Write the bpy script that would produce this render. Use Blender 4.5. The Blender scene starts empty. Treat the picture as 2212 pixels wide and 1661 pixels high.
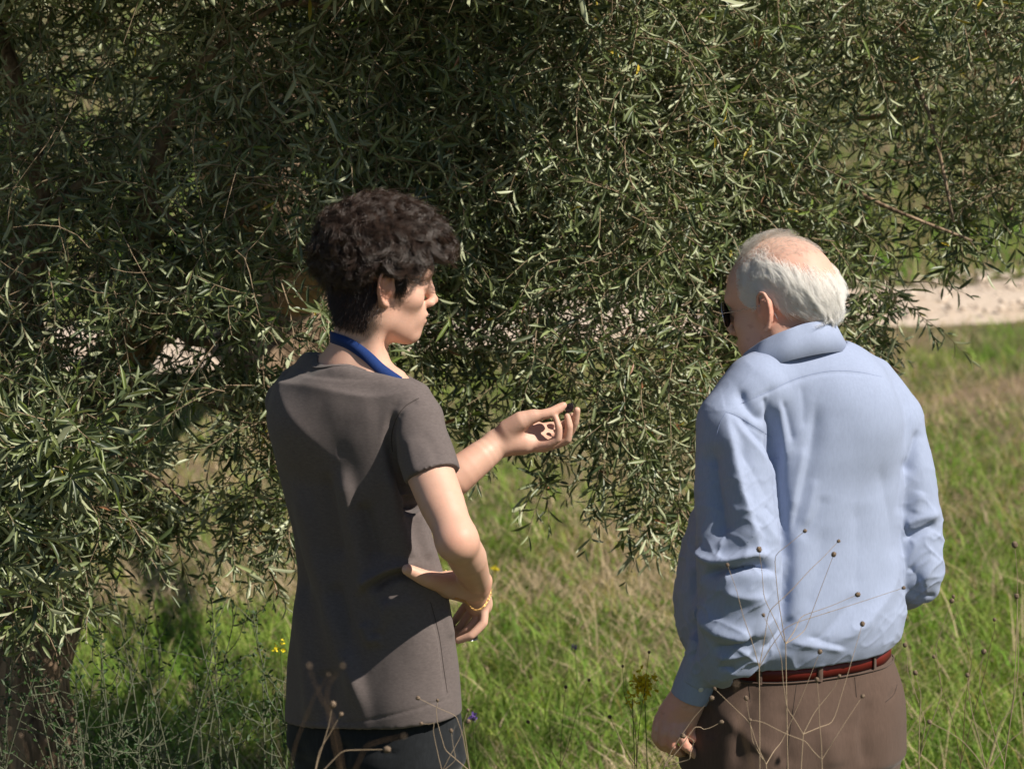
import bpy, math, random
import numpy as np
import openvdb
from mathutils import Vector, Matrix
from mathutils.bvhtree import BVHTree

R = math.radians
rng = np.random.default_rng(7)
SC = bpy.context.scene
COL = SC.collection

# ------------------------------------------------------------------ camera, sky, sun, exposure
PITCH = R(9.0)
CAM = np.array([0.0, -7.0, 2.574])
FPX = 7749.0                      # focal length in pixels of a 2212 px wide frame
cam = bpy.data.cameras.new('camera')
cam.sensor_width = 36.0
cam.lens = 36.0 * FPX / 2212.0
cam.clip_start = 0.1
cam.clip_end = 1500.0
cam.dof.use_dof = True
cam.dof.focus_distance = 7.15
cam.dof.aperture_fstop = 6.8
camo = bpy.data.objects.new('camera', cam)
camo.location = CAM
camo.rotation_euler = (R(90) - PITCH, 0, 0)
COL.objects.link(camo)
SC.camera = camo

SUN_AZ, SUN_EL = R(62), R(45)     # azimuth from the camera's back towards its right
sd = Vector((math.sin(SUN_AZ) * math.cos(SUN_EL), -math.cos(SUN_AZ) * math.cos(SUN_EL), math.sin(SUN_EL)))
world = bpy.data.worlds.new('World')
SC.world = world
world.use_nodes = True
wn = world.node_tree.nodes
sky = wn.new('ShaderNodeTexSky')
sky.sky_type = 'NISHITA'
sky.sun_disc = False
sky.sun_elevation = SUN_EL
sky.sun_rotation = math.atan2(sd.x, sd.y)
sky.air_density = 1.0
sky.dust_density = 0.3
sky.altitude = 300
world.node_tree.links.new(sky.outputs[0], wn['Background'].inputs[0])
wn['Background'].inputs[1].default_value = 0.05
sun = bpy.data.lights.new('sun', 'SUN')
sun.energy = 5.0
sun.angle = R(0.53)
sun.color = (1.0, 0.93, 0.82)
suno = bpy.data.objects.new('sun', sun)
suno.rotation_euler = sd.to_track_quat('Z', 'Y').to_euler()
suno.location = (4, -4, 8)
COL.objects.link(suno)
SC.view_settings.view_transform = 'Standard'
SC.view_settings.look = 'None'
SC.view_settings.exposure = 0.5
SC.view_settings.gamma = 1.0
SC.cycles.max_bounces = 6
SC.cycles.transparent_max_bounces = 6

# ------------------------------------------------------------------ helpers
_f = np.array([0, math.cos(PITCH), -math.sin(PITCH)])
_u = np.array([0, math.sin(PITCH), math.cos(PITCH)])

def P(px, py, y=0.0):
    """world point on the plane y that sits at photo position (px, py), 2212 px frame"""
    d = _f + (px - 1106.0) / FPX * np.array([1.0, 0, 0]) - (py - 830.5) / FPX * _u
    t = (y - CAM[1]) / d[1]
    return CAM + t * d

def ray(px, py):
    d = _f + (px - 1106.0) / FPX * np.array([1.0, 0, 0]) - (py - 830.5) / FPX * _u
    return Vector(d / np.linalg.norm(d))

def proj(v):
    q = v - CAM
    dz = q @ _f
    return 1106.0 + FPX * q[:, 0] / dz, 830.5 - FPX * (q @ _u) / dz

def tag(o, label=None, cat=None, group=None, kind=None):
    if label: o['label'] = label
    if cat: o['category'] = cat
    if group: o['group'] = group
    if kind: o['kind'] = kind
    return o

def empty(name, loc=(0, 0, 0)):
    o = bpy.data.objects.new(name, None)
    o.location = loc
    o.empty_display_size = 0.1
    COL.objects.link(o)
    return o

def link(name, me, parent=None, mat=None):
    o = bpy.data.objects.new(name, me)
    COL.objects.link(o)
    if mat is not None and len(me.materials) == 0: me.materials.append(mat)
    if parent is not None:
        o.parent = parent
        o.matrix_parent_inverse = Matrix.Translation(parent.location).inverted()
    return o

def np_mesh(name, verts, faces, nper, smooth=True, col=None, mats=None):
    """verts (n,3); faces (m,nper) or list of such arrays for mixed face sizes"""
    me = bpy.data.meshes.new(name)
    if not isinstance(faces, list): faces, nper = [faces], [nper]
    verts = np.asarray(verts, np.float32)
    loops = np.concatenate([f.ravel() for f in faces]).astype(np.int32)
    sizes = np.concatenate([np.full(len(f), n, np.int32) for f, n in zip(faces, nper)])
    starts = np.concatenate([[0], np.cumsum(sizes)[:-1]]).astype(np.int32)
    me.vertices.add(len(verts)); me.vertices.foreach_set('co', verts.ravel())
    me.loops.add(len(loops)); me.loops.foreach_set('vertex_index', loops)
    me.polygons.add(len(sizes)); me.polygons.foreach_set('loop_start', starts)
    if smooth: me.polygons.foreach_set('use_smooth', np.ones(len(sizes), bool))
    if col is not None:
        a = me.attributes.new('tint', 'FLOAT_COLOR', 'POINT')
        c = np.ones((len(verts), 4), np.float32); c[:, :col.shape[1]] = col
        a.data.foreach_set('color', c.ravel())
    if mats:
        for m in mats: me.materials.append(m)
    me.update(calc_edges=True)
    return me

def noise3(p, scale, seed=0):
    """cheap smooth value noise in numpy, range about -1..1"""
    q = np.asarray(p, np.float64) * scale + 100.0 + seed * 17.3
    i = np.floor(q).astype(np.int64); f = q - i
    f = f * f * (3 - 2 * f)
    def h(x, y, z):
        n = (x * 73856093) ^ (y * 19349663) ^ (z * 83492791) ^ (seed * 2654435)
        n = (n ^ (n >> 13)) * 1274126177
        return ((n ^ (n >> 16)) & 0xffff) / 32767.5 - 1.0
    r = 0
    for dx in (0, 1):
        for dy in (0, 1):
            for dz in (0, 1):
                w = (f[..., 0] if dx else 1 - f[..., 0]) * (f[..., 1] if dy else 1 - f[..., 1]) * (f[..., 2] if dz else 1 - f[..., 2])
                r = r + w * h(i[..., 0] + dx, i[..., 1] + dy, i[..., 2] + dz)
    return r

class Vox:
    """a small voxel clay: primitives are joined smoothly, then turned into one mesh"""
    def __init__(s, lo, hi, h):
        s.lo = np.array(lo, float); s.h = h
        s.n = np.ceil((np.array(hi) - s.lo) / h).astype(int) + 1
        s.d = np.full(s.n, 0.1, np.float32)
        s.ax = [(s.lo[i] + np.arange(s.n[i]) * h).astype(np.float32) for i in range(3)]
    def slab(s, lo, hi):
        a = np.clip(np.floor((np.array(lo) - s.lo) / s.h).astype(int), 0, s.n)
        b = np.clip(np.ceil((np.array(hi) - s.lo) / s.h).astype(int) + 1, 0, s.n)
        sl = tuple(slice(a[i], b[i]) for i in range(3))
        X = s.ax[0][sl[0]][:, None, None]; Y = s.ax[1][sl[1]][None, :, None]; Z = s.ax[2][sl[2]][None, None, :]
        return sl, X, Y, Z
    def op(s, fn, lo, hi, k=0.01, mode='add'):
        m = max(k, 3 * s.h) + 0.004
        sl, X, Y, Z = s.slab(np.array(lo) - m, np.array(hi) + m)
        if 0 in s.d[sl].shape: return
        d = fn(X, Y, Z); o = s.d[sl]
        if mode == 'cut':
            e = -d; hh = np.maximum(k - np.abs(o - e), 0) / k
            s.d[sl] = np.maximum(o, e) + hh * hh * k * 0.25
        else:
            hh = np.maximum(k - np.abs(o - d), 0) / k
            s.d[sl] = np.minimum(o, d) - hh * hh * k * 0.25
    def cone(s, a, b, ra, rb, k=0.01, mode='add', flat=None):
        a = np.array(a, float); b = np.array(b, float); ba = b - a; L = max(ba @ ba, 1e-9); rm = max(ra, rb)
        if flat is not None:
            fd, fs = np.array(flat[0], float), flat[1]; fd /= np.linalg.norm(fd)
        def fn(X, Y, Z):
            x, y, z = X - a[0], Y - a[1], Z - a[2]
            t = np.clip((x * ba[0] + y * ba[1] + z * ba[2]) / L, 0, 1)
            x, y, z = x - t * ba[0], y - t * ba[1], z - t * ba[2]
            r2 = x * x + y * y + z * z
            if flat is not None:
                w = x * fd[0] + y * fd[1] + z * fd[2]
                r2 = r2 + w * w * (1.0 / fs ** 2 - 1)
            return (np.sqrt(r2) - (ra + (rb - ra) * t)).astype(np.float32)
        s.op(fn, np.minimum(a, b) - rm, np.maximum(a, b) + rm, k, mode)
    def chain(s, pts, rs, k=0.008, mode='add', flat=None):
        pts = [np.array(p, float) for p in pts]; A = np.array(pts); rm = max(rs)
        if len(pts) > 2:
            # round the bends and the radii
            n = (len(pts) - 1) * 4 + 1
            rs = np.interp(np.linspace(0, 1, n), np.linspace(0, 1, len(pts)), rs)
            Q = []
            for i in range(len(pts) - 1):
                p0 = pts[max(i - 1, 0)]; p1 = pts[i]; p2 = pts[i + 1]; p3 = pts[min(i + 2, len(pts) - 1)]
                for u in (0, .25, .5, .75):
                    cr = 0.5 * ((2 * p1) + (-p0 + p2) * u + (2 * p0 - 5 * p1 + 4 * p2 - p3) * u * u + (-p0 + 3 * p1 - 3 * p2 + p3) * u ** 3)
                    Q.append(.35 * cr + .65 * (p1 + (p2 - p1) * u))
            Q.append(pts[-1]); pts = Q
        if flat is not None:
            fd, fs = np.array(flat[0], float), flat[1]; fd /= np.linalg.norm(fd)
        def fn(X, Y, Z):
            best = None
            for i in range(len(pts) - 1):
                a, b = pts[i], pts[i + 1]; ba = b - a; L = max(ba @ ba, 1e-9)
                x, y, z = X - a[0], Y - a[1], Z - a[2]
                t = np.clip((x * ba[0] + y * ba[1] + z * ba[2]) / L, 0, 1)
                x, y, z = x - t * ba[0], y - t * ba[1], z - t * ba[2]
                r2 = x * x + y * y + z * z
                if flat is not None:
                    w = x * fd[0] + y * fd[1] + z * fd[2]; r2 = r2 + w * w * (1.0 / fs ** 2 - 1)
                d = (np.sqrt(r2) - (rs[i] + (rs[i + 1] - rs[i]) * t)).astype(np.float32)
                best = d if best is None else np.minimum(best, d)
            return best
        s.op(fn, A.min(0) - rm, A.max(0) + rm, k, mode)
    def ell(s, c, r, M=None, k=0.01, mode='add'):
        c = np.array(c, float); r = np.array(r, float); M = np.eye(3) if M is None else M
        def fn(X, Y, Z):
            x, y, z = X - c[0], Y - c[1], Z - c[2]
            q = [M[0, i] * x + M[1, i] * y + M[2, i] * z for i in range(3)]
            k0 = np.sqrt((q[0] / r[0]) ** 2 + (q[1] / r[1]) ** 2 + (q[2] / r[2]) ** 2) + 1e-6
            k1 = np.sqrt((q[0] / r[0] ** 2) ** 2 + (q[1] / r[1] ** 2) ** 2 + (q[2] / r[2] ** 2) ** 2) + 1e-6
            return (k0 * (k0 - 1) / k1).astype(np.float32)
        s.op(fn, c - r.max(), c + r.max(), k, mode)
    def loft(s, secs, k=0.02, mode='add', exp=2.3):
        """secs: (z, cx, cy, a, b, yaw)"""
        S = np.array(sorted(secs), float); z0, z1 = S[0, 0], S[-1, 0]
        rm = S[:, 3:5].max()
        def fn(X, Y, Z):
            zz = Z[0, 0, :]
            # smooth interpolation through the sections
            g = [np.interp(zz, S[:, 0], S[:, i]) for i in range(1, 6)]
            zs = np.linspace(z0, z1, 200); ker = np.hanning(17); ker /= ker.sum()
            gs = []
            for i in range(1, 6):
                v = np.interp(zs, S[:, 0], S[:, i]); vp = np.concatenate([np.full(8, v[0]), v, np.full(8, v[-1])])
                gs.append(np.interp(zz, zs, np.convolve(vp, ker, 'valid')))
            cx, cy, a, b, yw = [q[None, None, :].astype(np.float32) for q in gs]
            c_, s_ = np.cos(yw), np.sin(yw)
            x, y = X - cx, Y - cy
            u = np.abs(x * c_ + y * s_) / a; v = np.abs(-x * s_ + y * c_) / b
            rho = (u ** exp + v ** exp) ** (1 / exp)
            d = (rho - 1) * np.minimum(a, b)
            cap = np.maximum(zz - z1, z0 - zz)[None, None, :]
            return np.maximum(d, cap).astype(np.float32)
        lo = np.array([S[:, 1].min() - rm, S[:, 2].min() - rm, z0]); hi = np.array([S[:, 1].max() + rm, S[:, 2].max() + rm, z1])
        s.op(fn, lo, hi, k, mode)
    def plane(s, pt, nrm, lo, hi, k=0):
        """remove what lies on the side the normal points to, inside a box"""
        pt = np.array(pt, float); n = np.array(nrm, float); n /= np.linalg.norm(n)
        sl, X, Y, Z = s.slab(lo, hi)
        d = ((X - pt[0]) * n[0] + (Y - pt[1]) * n[1] + (Z - pt[2]) * n[2]).astype(np.float32)
        o = s.d[sl]; s.d[sl] = np.maximum(o, d)
        if k: hh = np.maximum(k - np.abs(o - d), 0) / k; s.d[sl] += hh * hh * k * 0.25
    def mesh(s, name):
        b = 4 * s.h
        s.d[0] = s.d[-1] = b; s.d[:, 0] = s.d[:, -1] = b; s.d[:, :, 0] = s.d[:, :, -1] = b
        g = openvdb.FloatGrid(background=float(b))
        g.copyFromArray(np.clip(s.d, -b, b).astype(np.float32))
        p, q = g.convertToQuads(0.0)
        v = s.lo + p.astype(np.float64) * s.h
        q = q.astype(np.int64)[:, ::-1]
        # keep the winding outward
        vol = np.einsum('ij,ij->i', v[q[:, 0]], np.cross(v[q[:, 1]], v[q[:, 2]])).sum()
        if vol < 0: q = q[:, ::-1]
        return v, q

def vnormals(v, q):
    n = np.cross(v[q[:, 2]] - v[q[:, 0]], v[q[:, 3]] - v[q[:, 1]])
    out = np.zeros_like(v)
    for i in range(4): np.add.at(out, q[:, i], n)
    return out / (np.linalg.norm(out, axis=1, keepdims=True) + 1e-12)

def relax(v, q, it=2, f=0.5):
    for _ in range(it):
        s = np.zeros_like(v); c = np.zeros(len(v))
        for i in range(4):
            for j in (1, 3):
                np.add.at(s, q[:, i], v[q[:, (i + j) % 4]]); np.add.at(c, q[:, i], 1)
        v = v + f * (s / c[:, None] - v)
    return v

def fold(v, nrm, folds, region=None, pw=2.0):
    """press cloth folds into a garment: each is (polyline in photo px, depth m, width left px, width right px)"""
    px, py = proj(v)
    tocam = CAM - v; tocam /= np.linalg.norm(tocam, axis=1, keepdims=True)
    face = np.clip((nrm * tocam).sum(1) * 2.2, 0, 1)
    disp = np.zeros(len(v))
    for pts, amp, wl, wr in folds:
        pts = np.array(pts, float)
        # resample smooth
        t = np.linspace(0, 1, len(pts)); tt = np.linspace(0, 1, 12)
        L = np.concatenate([[0], np.cumsum(np.hypot(*np.diff(pts, axis=0).T))]); L /= L[-1]
        pp = np.stack([np.interp(tt, L, pts[:, 0]), np.interp(tt, L, pts[:, 1])], 1)
        for _ in range(2): pp[1:-1] = (pp[:-2] + 2 * pp[1:-1] + pp[2:]) / 4
        m = (px > pp[:, 0].min() - 60) & (px < pp[:, 0].max() + 60) & (py > pp[:, 1].min() - 60) & (py < pp[:, 1].max() + 60)
        idx = np.nonzero(m & (face > 0))[0]
        if region is not None: idx = idx[region[idx]]
        x, y = px[idx], py[idx]
        bd = np.full(len(idx), 1e9); bs = np.zeros(len(idx)); bt = np.zeros(len(idx))
        for i in range(len(pp) - 1):
            a, b = pp[i], pp[i + 1]; e = b - a
            s = np.clip(((x - a[0]) * e[0] + (y - a[1]) * e[1]) / (e @ e), 0, 1)
            dx, dy = x - a[0] - s * e[0], y - a[1] - s * e[1]
            d = np.hypot(dx, dy); side = np.sign(e[0] * dy - e[1] * dx)
            u = d < bd
            bd[u] = d[u]; bs[u] = side[u]; bt[u] = (i + s[u]) / (len(pp) - 1)
        w = np.where(bs > 0, wl, wr)
        tp = np.clip(np.minimum(bt, 1 - bt) * 5, 0, 1) ; tp = tp * tp * (3 - 2 * tp)
        disp[idx] += amp * np.exp(-(bd / w) ** pw) * (0.15 + 0.85 * tp)
    return v + nrm * (disp * face)[:, None]

# ------------------------------------------------------------------ materials
def mat(name, color=(0.5, 0.5, 0.5), rough=0.8, spec=0.3, **kw):
    m = bpy.data.materials.new(name); m.use_nodes = True
    nt = m.node_tree; b = nt.nodes['Principled BSDF']
    b.inputs['Base Color'].default_value = (*color, 1)
    b.inputs['Roughness'].default_value = rough
    b.inputs['Specular IOR Level'].default_value = spec
    for k, v in kw.items(): b.inputs[k.replace('_', ' ')].default_value = v
    m['b'] = 1
    return m, nt, b

def N(nt, t, **kw):
    n = nt.nodes.new(t)
    for k, v in kw.items():
        if k.startswith('i_'):
            n.inputs[k[2:].replace('_', ' ')].default_value = v
        else: setattr(n, k, v)
    return n

def ramp(nt, fac, stops):
    r = nt.nodes.new('ShaderNodeValToRGB')
    while len(r.color_ramp.elements) < len(stops): r.color_ramp.elements.new(0.5)
    for e, (p, c) in zip(r.color_ramp.elements, stops):
        e.position = p; e.color = (*c, 1) if len(c) == 3 else c
    nt.links.new(fac, r.inputs[0])
    return r.outputs[0]

def mix(nt, fac, a, b, mode='MIX'):
    m = nt.nodes.new('ShaderNodeMix'); m.data_type = 'RGBA'; m.blend_type = mode
    for s, v in ((0, fac), (6, a), (7, b)):
        if hasattr(v, 'links') or hasattr(v, 'is_linked'): nt.links.new(v, m.inputs[s])
        else: m.inputs[s].default_value = v if s == 0 else (*v, 1)
    return m.outputs[2]

def noise_node(nt, scale, detail=4, rough=0.55, vec=None, dist=0.0):
    n = N(nt, 'ShaderNodeTexNoise'); n.inputs['Scale'].default_value = scale
    n.inputs['Detail'].default_value = detail; n.inputs['Roughness'].default_value = rough
    n.inputs['Distortion'].default_value = dist
    if vec is None:
        tc = N(nt, 'ShaderNodeTexCoord'); vec = tc.outputs['Object']
    nt.links.new(vec, n.inputs['Vector'])
    return n.outputs['Fac']

def bump(nt, b, h, dist=0.001, strength=1.0):
    n = N(nt, 'ShaderNodeBump'); n.inputs['Distance'].default_value = dist; n.inputs['Strength'].default_value = strength
    nt.links.new(h, n.inputs['Height']); nt.links.new(n.outputs[0], b.inputs['Normal'])

def stretched(nt, s):
    tc = N(nt, 'ShaderNodeTexCoord'); m = N(nt, 'ShaderNodeMapping'); m.inputs['Scale'].default_value = s
    nt.links.new(tc.outputs['Object'], m.inputs[0]); return m.outputs[0]

def skin_mat(name, base, red, spots=0.0):
    m, nt, b = mat(name, base, 0.5, 0.35)
    att = N(nt, 'ShaderNodeAttribute'); att.attribute_name = 'tint'
    n1 = noise_node(nt, 28, 4); n2 = noise_node(nt, 9, 3)
    c = mix(nt, ramp(nt, n2, [(0.35, (0, 0, 0)), (0.7, (1, 1, 1))]), base, red)
    c = mix(nt, 0.55, c, mix(nt, n1, tuple(x * 0.8 for x in base), tuple(min(1, x * 1.15) for x in base)))
    c = mix(nt, 1.0, c, att.outputs['Color'], 'MULTIPLY')
    if spots:
        n3 = noise_node(nt, 62, 3)
        c = mix(nt, ramp(nt, n3, [(0.60, (0, 0, 0)), (0.70, (spots, spots, spots))]), c, (base[0] * 0.5, base[1] * 0.35, base[2] * 0.28))
    nt.links.new(c, b.inputs['Base Color'])
    b.inputs['Subsurface Weight'].default_value = 0.12
    b.inputs['Subsurface Radius'].default_value = (0.010, 0.004, 0.002)
    b.inputs['Subsurface Scale'].default_value = 0.6
    # pores, fine creases and faint hairs on the surface
    vs = stretched(nt, (1, 1, 3.0)); n5 = noise_node(nt, 120, 5, .7, vs); n6 = noise_node(nt, 420, 3)
    ad = N(nt, 'ShaderNodeMath', operation='ADD'); nt.links.new(n5, ad.inputs[0]); nt.links.new(n6, ad.inputs[1])
    rr = N(nt, 'ShaderNodeMapRange'); rr.inputs['To Min'].default_value = .38; rr.inputs['To Max'].default_value = .62
    nt.links.new(n2, rr.inputs['Value']); nt.links.new(rr.outputs[0], b.inputs['Roughness'])
    bump(nt, b, ad.outputs[0], 0.0004, 0.5)
    return m

def cloth_mat(name, base, vary=0.12, fine=900, stretch=(1, 1, 1), bdist=0.0004, rough=0.9, sheen=0.1):
    m, nt, b = mat(name, base, rough, 0.15)
    v = stretched(nt, stretch)
    n1 = noise_node(nt, fine, 2, 0.6, v); n2 = noise_node(nt, 7, 4); n3 = noise_node(nt, fine * 0.25, 3, 0.7, v)
    lo = tuple(x * (1 - vary) for x in base); hi = tuple(min(1, x * (1 + vary)) for x in base)
    c = mix(nt, ramp(nt, n3, [(0.3, (0, 0, 0)), (0.7, (1, 1, 1))]), lo, hi)
    c = mix(nt, ramp(nt, n2, [(0.3, (0, 0, 0)), (0.75, (0.35, 0.35, 0.35))]), c, lo)
    nt.links.new(c, b.inputs['Base Color'])
    b.inputs['Sheen Weight'].default_value = sheen
    bump(nt, b, n1, bdist, 0.8)
    return m

M_skin_y = skin_mat('young_skin', (0.62, 0.385, 0.29), (0.60, 0.305, 0.22))
M_skin_o = skin_mat('old_skin', (0.62, 0.39, 0.30), (0.60, 0.30, 0.23), 0.24)
M_tee = cloth_mat('washed_grey_jersey', (0.124, 0.102, 0.098), 0.16, 800, (0.6, 0.6, 1.4))
M_shirt = cloth_mat('pale_blue_cotton', (0.285, 0.332, 0.462), 0.06, 900, (1, 1, 0.25), 0.0003, 0.85, 0.05)
M_jeans = cloth_mat('charcoal_cotton', (0.016, 0.018, 0.021), 0.25, 600, (1, 1, 0.4))
M_brown = cloth_mat('brown_twill', (0.095, 0.062, 0.048), 0.14, 700, (1.6, 1.6, 0.25), 0.0006)
M_belt, _, _ = mat('red_leather', (0.115, 0.009, 0.006), 0.5, 0.4)
M_strap = cloth_mat('blue_webbing', (0.012, 0.035, 0.14), 0.2, 1200, (1, 1, 3))
M_gold, _, _ = mat('gold', (0.75, 0.48, 0.18), 0.28, 0.5, Metallic=1.0)
M_black, _, _ = mat('black_plastic', (0.008, 0.008, 0.009), 0.25, 0.5)
M_silver, _, _ = mat('silver_metal', (0.55, 0.55, 0.55), 0.2, 0.5, Metallic=1.0)
M_lens, _, _ = mat('dark_green_lens', (0.006, 0.009, 0.007), 0.08, 0.6)
M_thread, _, _ = mat('shadowed_seam', (0.22, 0.26, 0.40), 0.9, 0.1)  # darker shirt blue, with the seam's shade put into the colour
M_thread_d, _, _ = mat('dark_seam', (0.04, 0.033, 0.03), 0.9, 0.1)
M_button, _, _ = mat('pearl_button', (0.6, 0.6, 0.58), 0.3, 0.5)
M_shoe, _, _ = mat('dark_leather', (0.03, 0.022, 0.018), 0.5, 0.4)

def tube(pts, rs, seg=8, cap=True):
    pts = np.asarray(pts, float); n = len(pts)
    rs = np.full(n, rs) if np.isscalar(rs) else np.asarray(rs, float)
    t = np.gradient(pts, axis=0); t /= np.linalg.norm(t, axis=1, keepdims=True) + 1e-12
    up = np.array([0.31, 0.2, 0.93]); a = np.cross(t, up); a /= np.linalg.norm(a, axis=1, keepdims=True) + 1e-12
    b = np.cross(t, a)
    th = np.arange(seg) * 2 * np.pi / seg
    v = pts[:, None] + rs[:, None, None] * (a[:, None] * np.cos(th)[None, :, None] + b[:, None] * np.sin(th)[None, :, None])
    v = v.reshape(-1, 3)
    i = np.arange(n - 1)[:, None] * seg; j = np.arange(seg)[None]; k = (j + 1) % seg
    f = np.stack([i + j, i + k, i + seg + k, i + seg + j], -1).reshape(-1, 4)
    return v, f

def tubes_mesh(name, lst, seg=6, col=None):
    V, F, o = [], [], 0
    for pts, rs in lst:
        v, f = tube(pts, rs, seg); V.append(v); F.append(f + o); o += len(v)
    return np_mesh(name, np.concatenate(V), np.concatenate(F), 4)

def smooth_path(pts, n=30):
    pts = np.array(pts, float)
    L = np.concatenate([[0], np.cumsum(np.linalg.norm(np.diff(pts, axis=0), axis=1))]); L /= L[-1]
    tt = np.linspace(0, 1, n)
    # catmull-rom through the points
    out = []
    for t in tt:
        i = min(max(np.searchsorted(L, t) - 1, 0), len(pts) - 2)
        u = (t - L[i]) / (L[i + 1] - L[i] + 1e-12)
        p0 = pts[max(i - 1, 0)]; p1 = pts[i]; p2 = pts[i + 1]; p3 = pts[min(i + 2, len(pts) - 1)]
        out.append(0.5 * ((2 * p1) + (-p0 + p2) * u + (2 * p0 - 5 * p1 + 4 * p2 - p3) * u * u + (-p0 + 3 * p1 - 3 * p2 + p3) * u ** 3))
    return np.array(out)

def band(name, centre, outward, width_dir, w, th, parent, m, closed=False):
    """a strip of cloth or leather along a path, with thickness"""
    c = np.asarray(centre); o = np.asarray(outward); wd = np.asarray(width_dir)
    o = o / np.linalg.norm(o, axis=1, keepdims=True); wd = wd / np.linalg.norm(wd, axis=1, keepdims=True)
    n = len(c)
    V = np.stack([c - wd * w / 2, c - wd * w / 2 + o * th, c + wd * w / 2 + o * th, c + wd * w / 2], 1).reshape(-1, 3)
    F = []
    for i in range(n if closed else n - 1):
        a, b = i * 4, ((i + 1) % n) * 4
        for j in range(4):
            k = (j + 1) % 4; F.append((a + j, a + k, b + k, b + j))
    if not closed: F += [(0, 1, 2, 3), (n * 4 - 1, n * 4 - 2, n * 4 - 3, n * 4 - 4)]
    me = np_mesh(name, V, np.array(F), 4, smooth=False)
    return link(name, me, parent, m)

def hair_object(name, pts, radius, parent, m, taper=0.6):
    """pts (strands, k, 3)"""
    ns, k = pts.shape[:2]
    hc = bpy.data.hair_curves.new(name)
    hc.add_curves([k] * ns)
    hc.attributes['position'].data.foreach_set('vector', pts.astype(np.float32).ravel())
    ra = hc.attributes.get('radius') or hc.attributes.new('radius', 'FLOAT', 'POINT')
    rr = (radius[:, None] * np.linspace(1, 1 - taper, k)[None]).astype(np.float32)
    ra.data.foreach_set('value', rr.ravel())
    hc.materials.append(m)
    o = bpy.data.objects.new(name, hc); COL.objects.link(o)
    if parent is not None:
        o.parent = parent; o.matrix_parent_inverse = Matrix.Translation(parent.location).inverted()
    return o

def hair_mat(name, c, c2, rough=0.45, spec=0.4, trans=0, tip=1.0):
    m, nt, b = mat(name, c, rough, spec)
    hi = N(nt, 'ShaderNodeHairInfo')
    cc = mix(nt, hi.outputs['Random'], c, c2)
    cc = mix(nt, hi.outputs['Intercept'], cc, mix(nt, 1.0, cc, (tip,) * 3, 'MULTIPLY'))  # lighter tips paint glints of light into the strand colour
    nt.links.new(cc, b.inputs['Base Color'])
    if trans:
        tr = N(nt, 'ShaderNodeBsdfTranslucent'); nt.links.new(cc, tr.inputs[0])
        ms = N(nt, 'ShaderNodeMixShader'); ms.inputs[0].default_value = trans
        nt.links.new(b.outputs[0], ms.inputs[1]); nt.links.new(tr.outputs[0], ms.inputs[2])
        nt.links.new(ms.outputs[0], nt.nodes['Material Output'].inputs[0])
    return m

# ------------------------------------------------------------------ ground, path, grass
def ground_z(x, y):
    x = np.asarray(x, float); y = np.asarray(y, float)
    t = np.clip((-0.9 - y) / 5.0, 0, 1); bank = 1.15 * t * t * (3 - 2 * t)
    return bank + 0.0 * x

def path_y(x):       # near edge of the gravel path: comes nearer towards the left
    return 10.35 + 0.40 * np.asarray(x) + .10 * np.sin(np.asarray(x) * 1.3)

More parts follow.
